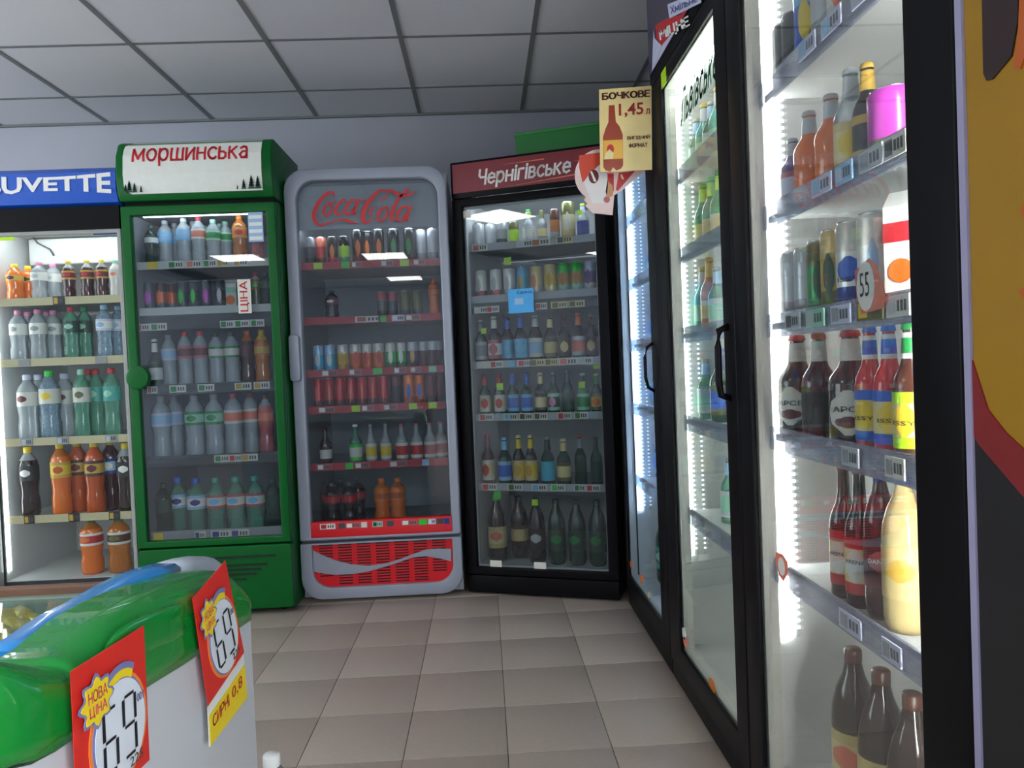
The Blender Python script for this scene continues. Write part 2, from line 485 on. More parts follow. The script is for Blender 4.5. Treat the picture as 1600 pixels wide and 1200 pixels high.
def kit(key):
    """mesh set for one style: [(part name, mesh)], first is the body"""
    if key in _kit: return _kit[key]
    s = STY[key]; K, H, R = s['k'], s['h'], s['r']
    out = []
    body = LQ(s['body']); neck = LQ(s.get('neck', s['body']))
    cap = P(s.get('cap', 'white'), .35)
    L_ = s.get('label'); st = s.get('stripe', L_); em = s.get('emb')

    def lab(z0, z1, r0, r1=None, name='label', cols=None):
        r1 = r1 or r0; c, d = cols
        b = bmesh.new(); dz = z1 - z0
        ps = [(r0 + (r1 - r0) * t, z0 + dz * t) for t in (0, .2, .8, 1)]
        ps = [(r + .0008, z) for r, z in ps]
        lathe(b, ps, SEG, [1, 0, 1]); out.append((name, mesh(name, b, [P(c), P(d)])))

    if K == 'pet':
        b = bmesh.new()
        pr = [(0, .01 * H), (R * .55, 0), (R * .85, 0), (R, .05 * H), (R, .24 * H), (R * .9, .31 * H), (R * .92, .4 * H), (R, .49 * H), (R, .74 * H), (R * .86, .81 * H), (R * .48, .885 * H), (R * .36, .92 * H)]
        lathe(b, pr, SEG, [0] * 9 + [1] * 2); out.append(('body', mesh('bottle', b, [body, neck])))
        b = bmesh.new(); lathe(b, [(R * .40, .915 * H), (R * .42, .925 * H), (R * .42, .985 * H), (R * .36, H), (0, H)], 12); out.append(('cap', mesh('cap', b, cap)))
        if L_: lab(.52 * H, .735 * H, R, cols=(L_, st))
        if em: b = curved(R + .0018, .63 * H, R * .55, .05 * H); out.append(('emblem', mesh('emblem', b, P(em))))
    elif K == 'beer':
        b = bmesh.new()
        pr = [(0, .01 * H), (R * .8, 0), (R * .93, 0), (R, .025 * H), (R, .54 * H), (R * .9, .60 * H), (R * .55, .69 * H), (R * .42, .76 * H), (R * .36, .95 * H)]
        lathe(b, pr, SEG, [0] * 8); out.append(('body', mesh('bottle', b, [body])))
        b = bmesh.new(); lathe(b, [(R * .44, .94 * H), (R * .46, .95 * H), (R * .4, .99 * H), (R * .3, H), (0, H)], 12); out.append(('cap', mesh('cap', b, cap)))
        if L_: lab(.10 * H, .50 * H, R, cols=(L_, st))
        if s.get('nl'): lab(.735 * H, .92 * H, R * .46, R * .38, 'neck_label', (s['nl'], s.get('nl2', s['nl'])))
        if em: b = curved(R + .002, .30 * H, R * (.95 if s.get('big') else .68), (.19 if s.get('big') else .12) * H); out.append(('emblem', mesh('emblem', b, P(em))))
    elif K == 'bigpet':
        b = bmesh.new()
        pr = [(0, .02 * H), (R * .5, 0), (R * .8, 0), (R * .95, .04 * H), (R, .10 * H), (R, .60 * H), (R * .95, .67 * H), (R * .75, .77 * H), (R * .48, .85 * H), (R * .34, .93 * H)]
        lathe(b, pr, SEG, [0] * 9); out.append(('body', mesh('bottle', b, [body])))
        b = bmesh.new(); lathe(b, [(R * .38, .925 * H), (R * .38, .99 * H), (R * .33, H), (0, H)], 12); out.append(('cap', mesh('cap', b, cap)))
        if L_: lab(.22 * H, .54 * H, R, cols=(L_, st))
        if em: b = curved(R + .002, .40 * H, R * .7, .07 * H); out.append(('emblem', mesh('emblem', b, P(em))))
    elif K == 'can':
        b = bmesh.new(); top = s.get('neck', s['body']); bot = s.get('base', s['body'])
        cm = [mat('tin_' + c, PAL[c], .28, metal=.25, noise=.12, scale=40) for c in (s['body'], top, bot)]
        pr = [(0, .01 * H), (R * .75, 0), (R * .8, 0), (R, .04 * H), (R, .28 * H), (R, .66 * H), (R, .93 * H), (R * .86, .985 * H)]
        lathe(b, pr, SEG, [2, 2, 2, 2, 0, 1, 1]); out.append(('body', mesh('can', b, cm)))
        b = bmesh.new(); lathe(b, [(R * .86, .982 * H), (R * .88, H), (R * .8, H), (R * .76, .985 * H), (0, .985 * H)], 14); out.append(('lid', mesh('lid', b, mat('tin_lid', (205, 208, 214), .25, metal=.9))))
        if em: b = curved(R + .001, .47 * H, R * s.get('ew', .42), s.get('eh', .25) * H); out.append(('emblem', mesh('emblem', b, P(em))))
    elif K == 'carton':
        b = bmesh.new(); box(b, -R, R, -R, R, 0, H * .86)
        prism(b, [(-R, H * .86), (R, H * .86), (.003, H), (-.003, H)], 0, -R, R)
        out.append(('body', mesh('carton', b, P(s['body']))))
        b = bmesh.new(); box(b, -R - .0008, R + .0008, -R - .0008, R + .0008, .55 * H, .72 * H); out.append(('label_band', mesh('label_band', b, P(st or 'red'))))
        if em: b = bmesh.new(); prism(b, [(R * .75 * math.cos(t * PI / 6), .3 * H + R * .75 * math.sin(t * PI / 6)) for t in range(12)], 1, -R - .002, -R + .001); out.append(('emblem', mesh('emblem', b, P(em))))
    if s.get('big'):
        b = curved(R + .0026, .22 * H, R * .62, .05 * H); out.append(('emblem', mesh('emblem', b, P('dred'))))
    if s.get('txt'):
        rr_, zc, hh = R + .0032, s['tz'] * H, R * .26; hw = R * .7
        fn = lambda a, b_: (rr_ * math.cos(-PI / 2 + hw / rr_ * (2 * a - 1)), rr_ * math.sin(-PI / 2 + hw / rr_ * (2 * a - 1)), zc + hh * (b_ - .5))
        to = lettering(s['txt'], fn, P(s.get('tc', 'ink')), bold=.01); me = to.data; bpy.data.objects.remove(to); out.append(('lettering', me))
    _kit[key] = out
    return out


NAMES = dict(pet='drink_bottle', beer='beer_bottle', bigpet='large_bottle', can='drink_can', carton='juice_carton')


def S(k, h, r, body, desc, name=None, **kw):
    return dict(k=k, h=h, r=r, body=body, desc=desc, name=name or NAMES[k], **kw)


STY = dict(
    # blue-sign cooler
    o1=S('pet', .18, .036, 'orange', 'small orange drink bottle with yellow cap', neck='amber', cap='yellow', label='gold', stripe='orange', emb='dbrown'),
    w1=S('pet', .185, .036, 'clear', 'small clear water bottle with pink cap and white label', cap='pink', label='white', stripe='white', emb='lgrey', name='water_bottle'),
    r1=S('pet', .185, .029, 'wine', 'small dark red drink bottle with yellow cap', neck='clear', cap='yellow', label='dred', stripe='gold', emb='red'),
    m1=S('pet', .18, .028, 'offw', 'small white drink bottle with pale label', cap='mint', label='offw', emb='salmon'),
    w2=S('pet', .245, .038, 'clear', 'clear water bottle with pink cap and white label', cap='pink', label='white', emb='grey', name='water_bottle'),
    g2r=S('pet', .25, .036, 'clearg', 'clear water bottle with red cap and dark green label', cap='red', label='dgreen', stripe='dgreen', emb='mint', name='water_bottle'),
    g2g=S('pet', .255, .036, 'clearg', 'clear water bottle with green cap and dark green label', cap='green', label='dgreen', stripe='dgreen', emb='mint', name='water_bottle'),
    b2=S('pet', .255, .037, 'clearb', 'clear water bottle with pale blue cap and white label', cap='lblue', label='white', stripe='lav', emb='lblue', name='water_bottle'),
    w3=S('pet', .31, .046, 'clear', 'large clear water bottle with white label', cap='lav', label='offw', emb='dred', name='water_bottle'),
    w3g=S('pet', .325, .046, 'clearb', 'large clear water bottle with green cap and lemon label', cap='tgreen', label='offw', emb='yellow', name='water_bottle'),
    w3l=S('pet', .325, .038, 'clearg', 'large pale green water bottle with white label', cap='mint', label='offw', emb='olive', name='water_bottle'),
    t3=S('pet', .325, .039, 'clearg', 'large teal water bottle with red cap', cap='red', label='teal', stripe='teal', emb='mint', name='water_bottle'),
    k4=S('pet', .33, .043, 'dbrown', 'large dark cola-coloured bottle with yellow cap and black label', neck='clear', cap='yellow', label='black', stripe='black', emb='white'),
    o4=S('pet', .345, .043, 'orange', 'large bright orange drink bottle with yellow cap', neck='amber', cap='yellow', label='yellow', stripe='gold', emb='dorange'),
    p4=S('pet', .345, .043, 'dorange', 'large deep orange drink bottle with yellow cap', neck='dorange', cap='yellow', label='gold', stripe='brown', emb='dred'),
    r4=S('pet', .345, .043, 'wine', 'large dark red drink bottle with blue and white label', neck='wine', cap='yellow', label='lblue', stripe='dblue', emb='white'),
    o5=S('pet', .265, .05, 'orange', 'large orange drink bottle with a fruit label', neck='amber', cap='green', label='red', stripe='white', emb='orange'),
    p5=S('pet', .265, .05, 'amber', 'large brownish juice bottle with a pale label', neck='amber', cap='green', label='brown', stripe='offw', emb='olive'),
    # green cooler
    d1=S('pet', .19, .03, 'cleard', 'small dark green mineral water bottle with white label', cap='dgreen', label='white', stripe='dgreen', name='water_bottle'),
    gb=S('pet', .22, .034, 'clear', 'clear water bottle with pale blue label', cap='lgrey', label='lblue', stripe='sky', name='water_bottle'),
    go=S('pet', .225, .033, 'clear', 'clear water bottle with red cap and orange label', cap='red', label='salmon', stripe='offw', name='water_bottle'),
    gg=S('pet', .21, .033, 'clear', 'clear water bottle with green label', cap='mint', label='green', stripe='mint', name='water_bottle'),
    ga=S('pet', .225, .034, 'amber', 'golden drink bottle with red lettering', neck='amber', cap='orange', label='orange', stripe='gold', emb='red'),
    gr=S('pet', .2, .03, 'rose', 'dull red drink bottle', neck='clear', cap='red', label='dred', stripe='rose'),
    cp=S('can', .135, .026, 'purple', 'slim dark can with purple panel', neck='dgrey', base='dgrey', emb='magenta', name='energy_drink_can'),
    co=S('can', .135, .026, 'dorange', 'slim dark can with orange panel', neck='brown', base='dgrey', emb='orange', name='energy_drink_can'),
    cg=S('can', .135, .026, 'dgreen', 'slim dark can with green panel', neck='dgrey', base='dgrey', emb='tgreen', name='energy_drink_can'),
    cr=S('can', .135, .026, 'wine', 'slim dark can with dark red panel', neck='dgrey', base='dgrey', emb='lgrey', name='energy_drink_can'),
    ct=S('carton', .14, .03, 'offw', 'white juice carton with an orange picture', stripe='mint', emb='orange'),
    gx=S('pet', .17, .028, 'olive', 'small olive drink bottle with red cap', neck='clear', cap='red', label='olive', stripe='amber', emb='tgreen'),
    g2x=S('pet', .165, .026, 'cleard', 'small dim green bottle', cap='dgreen', label='dgreen', stripe='dgreen', name='water_bottle'),
    gt=S('beer', .235, .03, 'cleard', 'dark green glass water bottle with white cap', cap='white', label='white', stripe='dgreen', nl='white', name='water_bottle'),
    g3=S('pet', .255, .035, 'clear', 'clear water bottle with grey blue label', cap='grey', label='lblue', stripe='lgrey', name='water_bottle'),
    g3r=S('pet', .265, .034, 'clear', 'clear bottle with red cap and dark red label', cap='red', label='dred', stripe='rose'),
    g3g=S('pet', .255, .035, 'clear', 'clear bottle with green and white label', cap='dgreen', label='offw', stripe='green'),
    g3b=S('pet', .26, .036, 'brown', 'dark brown iced drink bottle with orange cap', neck='amber', cap='orange', label='dred', stripe='brown'),
    g3o=S('pet', .26, .034, 'amber', 'golden iced drink bottle', neck='gold', cap='gold', label='gold', stripe='amber'),
    g4=S('pet', .30, .044, 'clear', 'large clear water bottle with pale blue label', cap='grey', label='lblue', stripe='lav', name='water_bottle'),
    g4g=S('pet', .30, .044, 'clear', 'large clear water bottle with green leaf label', cap='grey', label='mint', stripe='green', emb='green', name='water_bottle'),
    g4p=S('pet', .30, .044, 'clear', 'large clear bottle with salmon label', cap='rose', label='salmon', stripe='offw', name='water_bottle'),
    g4r=S('pet', .29, .034, 'rose', 'large red drink bottle with orange label', neck='clear', cap='brown', label='salmon', stripe='dorange'),
    g5b=S('pet', .30, .044, 'clearg', 'large water bottle with blue cap and blue white label', cap='blue', label='white', stripe='lblue', emb='dblue', name='water_bottle'),
    g5t=S('pet', .30, .044, 'clearg', 'large water bottle with teal cap and pale label', cap='teal', label='offw', stripe='rose', emb='sky', name='water_bottle'),
    g5d=S('pet', .285, .036, 'cleard', 'large dark green water bottle', cap='dgreen', label='dgreen', stripe='dgreen', name='water_bottle'),
    # grey and red cooler
    c1g=S('can', .14, .026, 'dgrey', 'dark grey slim can', neck='grey', base='black', name='energy_drink_can'),
    c1r=S('can', .145, .026, 'red', 'red slim can', neck='salmon', base='dred', name='energy_drink_can'),
    c1f=S('can', .14, .026, 'black', 'black slim can with a flame picture', neck='black', base='red', emb='orange', name='energy_drink_can'),
    c1l=S('can', .14, .026, 'lime', 'lime and black slim can', neck='black', base='green', emb='lime', name='energy_drink_can'),
    c1t=S('can', .168, .028, 'black', 'tall black can with an orange flame', neck='black', base='dred', emb='orange', name='energy_drink_can'),
    c1n=S('can', .168, .03, 'black', 'tall black can with a green emblem', neck='black', base='black', emb='green', name='energy_drink_can'),
    c1s=S('can', .165, .027, 'silver', 'tall silver can', neck='silver', base='grey', name='energy_drink_can'),
    c2k=S('pet', .145, .033, 'dbrown', 'small dark cola bottle with red label', cap='black', label='dred', stripe='dred', emb='white', neck='dbrown'),
    c2d=S('can', .13, .027, 'dgrey', 'dark can with rusty top', neck='rose', base='black'),
    c2o=S('can', .13, .028, 'olive', 'dull olive can', neck='olive', base='dgrey'),
    c2f=S('pet', .19, .026, 'orange', 'small orange bottle', neck='dorange', cap='dorange', label='orange', stripe='dorange'),
    c3c=S('can', .135, .027, 'cyan', 'turquoise and white can', neck='lblue', base='cyan', emb='offw'),
    c3y=S('can', .135, .027, 'yellow', 'yellow and white can', neck='offw', base='gold', emb='gold'),
    c3o=S('can', .135, .028, 'orange', 'orange and white can', neck='offw', base='orange', emb='red'),
    c3g=S('can', .135, .026, 'tgreen', 'green and white can', neck='offw', base='green', emb='white'),
    c3p=S('can', .135, .027, 'purple', 'dark purple can with a yellow emblem', neck='lgrey', base='wine', emb='gold'),
    c3w=S('can', .135, .025, 'wine', 'wine coloured can with grey top', neck='lgrey', base='wine'),
    c4r=S('can', .15, .0265, 'red', 'bright red cola can', neck='red', base='dred', emb='salmon', ew=.14, eh=.34, name='cola_can'),  # narrow salmon emblem is a painted vertical highlight on the plain can
    c4k=S('can', .15, .026, 'black', 'black cola can', neck='dred', base='black', name='cola_can'),
    c4o=S('can', .15, .026, 'orange', 'orange can with a blue emblem', neck='orange', base='dorange', emb='blue'),
    c4d=S('can', .15, .026, 'dred', 'dull dark red can', neck='dred', base='wine'),
    c5k=S('beer', .185, .029, 'dbrown', 'small glass cola bottle with white label', cap='dred', label='offw', stripe='wine', name='soda_bottle'),
    c5g=S('beer', .195, .031, 'clearg', 'small clear glass bottle with green label', cap='white', label='offw', stripe='tgreen', name='soda_bottle'),
    c5y=S('beer', .195, .026, 'clear', 'small clear glass bottle with yellow label', cap='grey', label='yellow', stripe='offw', name='soda_bottle'),
    c5r=S('beer', .19, .03, 'clear', 'small clear glass bottle with red label', cap='rose', label='red', stripe='offw', name='soda_bottle'),
    c5p=S('beer', .19, .03, 'clear', 'small clear glass bottle with faded brown label', cap='rose', label='rose', stripe='offw', name='soda_bottle'),
    c6k=S('pet', .215, .038, 'dbrown', 'dark cola bottle with red label', neck='dbrown', cap='dgrey', label='red', stripe='dred', name='cola_bottle'),
    c6o=S('pet', .225, .038, 'orange', 'orange soda bottle with orange cap', neck='amber', cap='orange', label='amber', stripe='orange', emb='dorange', name='soda_bottle'),
    # black cooler
    k1w=S('can', .12, .03, 'lgrey', 'pale grey can', neck='lgrey', base='lgrey', name='beer_can'),
    k1n=S('can', .12, .028, 'grey', 'grey can with dark foot', neck='lgrey', base='dgrey', name='beer_can'),
    k1l=S('can', .11, .025, 'lime', 'short lime green can', neck='olive', base='lime', name='beer_can'),
    k1b=S('beer', .165, .028, 'clear', 'clear bottle with green cap and white label', cap='green', label='offw', stripe='lgrey', nl='white', name='mixed_drink_bottle'),
    k1o=S('beer', .155, .024, 'clear', 'clear bottle with beige label', cap='olive', label='cream', stripe='grey', nl='olive', name='mixed_drink_bottle'),
    k1a=S('can', .15, .024, 'amber', 'slim amber can', neck='brown', base='grey', name='beer_can'),
    k1c=S('can', .18, .034, 'cream', 'large beige can', neck='olive', base='pale', emb='offw', name='beer_can'),
    k1u=S('beer', .165, .028, 'clear', 'clear bottle with dark blue label', cap='lime', label='dblue', stripe='dblue', nl='lav', name='mixed_drink_bottle'),
    k2w=S('can', .142, .029, 'white', 'white can with a dark red foot', neck='white', base='rose', emb='lgrey', name='beer_can'),
    k2x=S('can', .142, .029, 'white', 'plain white can', neck='white', base='lgrey', emb='lgrey', name='beer_can'),
    k2c=S('can', .142, .029, 'cyan', 'sky blue can with gold print', neck='sky', base='cyan', emb='gold', name='beer_can'),
    k2p=S('can', .142, .029, 'cream', 'cream can with red script', neck='cream', base='offw', emb='salmon', name='beer_can'),
    k2y=S('can', .145, .031, 'yellow', 'yellow can', neck='pale', base='cream', emb='gold', name='beer_can'),
    k2g=S('can', .145, .028, 'gold', 'gold can with a green rim', neck='tgreen', base='mint', emb='amber', name='beer_can'),
    k2v=S('can', .145, .028, 'violet', 'violet and white can', neck='lav', base='offw', emb='purple', name='beer_can'),
    k3l=S('beer', .22, .03, 'dgreen', 'dark green beer bottle with grey label', cap='lgrey', label='grey', stripe='lgrey', nl='grey'),
    k3w=S('beer', .235, .034, 'dbrown', 'dark beer bottle with white neck and red white label', cap='white', label='white', stripe='rose', nl='white', emb='rose'),
    k3b=S('beer', .23, .034, 'dbrown', 'dark beer bottle with sky blue label', cap='blue', label='cyan', stripe='sky', nl='blue', emb='sky'),
    k3p=S('beer', .23, .034, 'dbrown', 'dark beer bottle with pale blue label', cap='silver', label='lblue', stripe='offw', nl='silver'),
    k3c=S('beer', .22, .031, 'dbrown', 'dark beer bottle with cream label', cap='black', label='pale', stripe='olive', nl='cream'),
    k3d=S('beer', .22, .031, 'dbrown', 'dark brown beer bottle with a beige oval label', cap='brown', label='brown', stripe='dbrown', nl='brown', emb='pale'),
    k3o=S('beer', .225, .031, 'dbrown', 'dark beer bottle with orange cap and pinkish label', cap='orange', label='salmon', stripe='lgrey', nl='orange'),
    k4r=S('beer', .205, .028, 'dgreen', 'dark beer bottle with red neck and cream label', cap='red', label='cream', stripe='offw', nl='red', emb='red'),
    k4b=S('beer', .205, .028, 'dgreen', 'dark beer bottle with bright blue label', cap='blue', label='blue', stripe='sky', nl='blue'),
    k4c=S('beer', .205, .029, 'dbrown', 'dark beer bottle with cream neck and cream oval label', cap='cream', label='pale', stripe='dbrown', nl='cream', emb='cream'),
    k4n=S('beer', .205, .028, 'dgreen', 'dark green beer bottle with pink and green label', cap='grey', label='dgreen', stripe='mint', nl='dgrey', emb='pink'),
    k4d=S('beer', .21, .029, 'dgreen', 'dark green beer bottle without bright label', cap='dgrey', label='dgreen', stripe='dgreen', nl='dgrey'),
    k4g=S('beer', .195, .03, 'green', 'green beer bottle with green label', cap='mint', label='green', stripe='mint', nl='dgreen'),
    k4y=S('beer', .19, .026, 'dgreen', 'green beer bottle with yellow label', cap='lime', label='yellow', stripe='olive', nl='green', emb='orange'),
    k5r=S('beer', .25, .031, 'wine', 'dark red bottle with cream label', cap='red', label='cream', stripe='offw', nl='dred', emb='red'),
    k5b=S('beer', .235, .034, 'dgreen', 'clear dark bottle with blue cap and blue label', cap='sky', label='blue', stripe='lblue', nl='sky'),
    k5y=S('beer', .245, .03, 'dbrown', 'dark beer bottle with yellow neck and yellow label', cap='cream', label='yellow', stripe='pale', nl='yellow', emb='gold'),
    k5t=S('beer', .235, .033, 'cleard', 'dim glass bottle with light blue label', cap='grey', label='cyan', stripe='cyan', nl='dgrey'),
    k5c=S('beer', .225, .034, 'cleard', 'short glass bottle with cream neck and cream label', cap='cream', label='cream', stripe='olive', nl='cream'),
    k5x=S('beer', .245, .029, 'cleard', 'dim clear bottle with red cap', cap='red', label=None, nl='grey'),
    k5g=S('beer', .235, .028, 'cleard', 'dim clear bottle with small green label', cap='dgrey', label='dgreen', stripe='cleard' if 0 else 'dgreen'),
    k6c=S('bigpet', .33, .047, 'dbrown', 'big brown beer bottle with cream label and green cap', cap='tgreen', label='cream', stripe='pale', emb='salmon'),
    k6b=S('bigpet', .31, .045, 'dbrown', 'big brown beer bottle with dull beige label standing further back', cap='black', label='pale', stripe='brown'),
    k6s=S('bigpet', .32, .042, 'dbrown', 'big dark beer bottle with white script', cap='dgreen', label='dbrown', stripe='dbrown', emb='lgrey'),
    k6g=S('bigpet', .315, .043, 'dgreen', 'big dark green beer bottle with a green oval label', cap='dgrey', label='dgreen', stripe='dgreen', emb='green'),
    # right coolers
    n1d=S('can', .13, .028, 'dgrey', 'dark slim can', neck='dgrey', base='violet', name='beer_can'),
    n1b=S('can', .17, .033, 'blue', 'blue can with a yellow emblem', neck='sky', base='blue', emb='yellow', name='beer_can'),
    n1g=S('can', .165, .028, 'lgrey', 'silver can with a green edge', neck='lime', base='grey', name='beer_can'),
    n1p=S('can', .16, .03, 'offw', 'pale can with a salmon emblem', neck='offw', base='offw', emb='salmon', name='beer_can'),
    n2s=S('beer', .15, .026, 'violet', 'short pale violet bottle with silver foil', cap='silver', label='lav', stripe='rose', nl='silver', name='mixed_drink_bottle'),
    n2o=S('beer', .185, .033, 'orange', 'orange drink bottle with crumpled silver foil neck', cap='silver', nl='silver', name='mixed_drink_bottle'),
    n2y=S('beer', .205, .032, 'clear', 'clear bottle with silver foil neck and yellow diamond label', cap='silver', label='cream', stripe='pale', nl='silver', emb='yellow', name='mixed_drink_bottle'),
    n2k=S('beer', .19, .027, 'dbrown', 'dark bottle with gold foil neck', cap='gold', label='black', stripe='gold', nl='gold'),
    n2m=S('can', .118, .040, 'magenta', 'large glossy magenta can with a dark green foot', neck='magenta', base='olive', name='beer_can'),
    n3e=S('can', .15, .027, 'lgrey', 'tall pale grey can', neck='lgrey', base='grey', name='beer_can'),
    n3g=S('can', .155, .029, 'green', 'tall green can with olive top', neck='olive', base='green', emb='dgreen', name='beer_can'),
    n3y=S('can', .165, .029, 'gold', 'tall golden can', neck='pale', base='olive', emb='dgreen', name='beer_can'),
    n3b=S('can', .168, .033, 'white', 'tall white can with blue rim and blue panel', neck='offw', base='dblue', emb='blue', ew=.75, eh=.14, txt='ISSY', tz=.36, name='beer_can'),
    n3w=S('can', .168, .033, 'white', 'tall white can with grey lettering and blue rim', neck='offw', base='white', emb='lblue', ew=.3, name='beer_can'),
    n3o=S('carton', .19, .027, 'white', 'white carton with an orange fruit picture and red band', stripe='red', emb='orange'),
    n4a=S('beer', .225, .043, 'dbrown', 'stout dark beer bottle with round white label', cap='red', label=None, nl='offw', emb='offw', big=1, txt='АРСЕ', tz=.33),
    n4l=S('beer', .225, .036, 'wine', 'dark bottle with red cap', cap='red', label='dbrown', stripe='dbrown', nl='offw'),
    n4r=S('beer', .228, .027, 'red', 'red cider bottle with blue and white label', cap='blue', label='cream', stripe='blue', nl='blue', nl2='white', emb='yellow', txt='ISSY', tz=.28),
    n4g=S('beer', .228, .028, 'brown', 'brown cider bottle with green and cream label', cap='green', label='cream', stripe='lime', nl='green', nl2='white', emb='yellow', txt='ISSY', tz=.28),
    n5b=S('beer', .27, .029, 'dbrown', 'dark beer bottle with cream and red label', cap='brown', label='cream', stripe='red', emb='offw', txt='ARENA', tz=.33),
    n5p=S('bigpet', .27, .031, 'wine', 'plum coloured bottle with white cap', cap='dblue', label='wine', stripe='dred', emb='rose', txt='DANCH', tz=.40, tc='white'),
    n5y=S('bigpet', .275, .037, 'pale', 'pale yellow cloudy bottle with blue cap', cap='dblue', label='pale', stripe='pale', emb='gold'),
    n6c=S('bigpet', .36, .046, 'dbrown', 'big brown beer bottle with cream label', cap='brown', label='cream', stripe='pale', emb='salmon'),
    f2g=S('beer', .23, .031, 'green', 'green glass beer bottle with beige label', cap='tgreen', label='pale', stripe='green', nl='lime'),
    f2p=S('beer', .2, .03, 'clearg', 'pale green glass bottle', cap='grey', label='mint', stripe='lgrey', nl='lblue'),
    f2b=S('beer', .23, .033, 'dgreen', 'dark green bottle with blue label', cap='blue', label='blue', stripe='olive', nl='dblue'),
    f2t=S('beer', .22, .031, 'teal', 'teal tinted bottle', cap='gold', label='mint', stripe='teal', nl='lgrey'),
    f2o=S('beer', .24, .031, 'amber', 'amber bottle with tan label', cap='gold', label='pale', stripe='amber', nl='gold'),
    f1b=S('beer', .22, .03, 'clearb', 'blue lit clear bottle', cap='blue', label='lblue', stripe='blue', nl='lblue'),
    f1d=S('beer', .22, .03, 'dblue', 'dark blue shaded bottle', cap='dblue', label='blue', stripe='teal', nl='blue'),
    f1g=S('bigpet', .3, .042, 'dgreen', 'big dark green bottle', cap='dgreen', label='dgreen', stripe='teal', emb='mint'),
)
ORD = ['first', 'second', 'third', 'fourth', 'fifth', 'sixth', 'seventh', 'eighth', 'ninth', 'tenth', 'eleventh', 'twelfth', 'thirteenth', 'fourteenth']


def put(key, loc, rz, label, group):
    ks = kit(key); s = STY[key]
    root = bpy.data.objects.new(s['name'], ks[0][1]); COL.objects.link(root)
    root.location = loc; root.rotation_euler = (0, 0, rz)
    tag(root, label, {'can': 'can', 'carton': 'carton'}.get(s['k'], 'bottle'), group)
    for n, me in ks[1:]:
        c = bpy.data.objects.new(n, me); COL.objects.link(c); c.parent = root
    return root


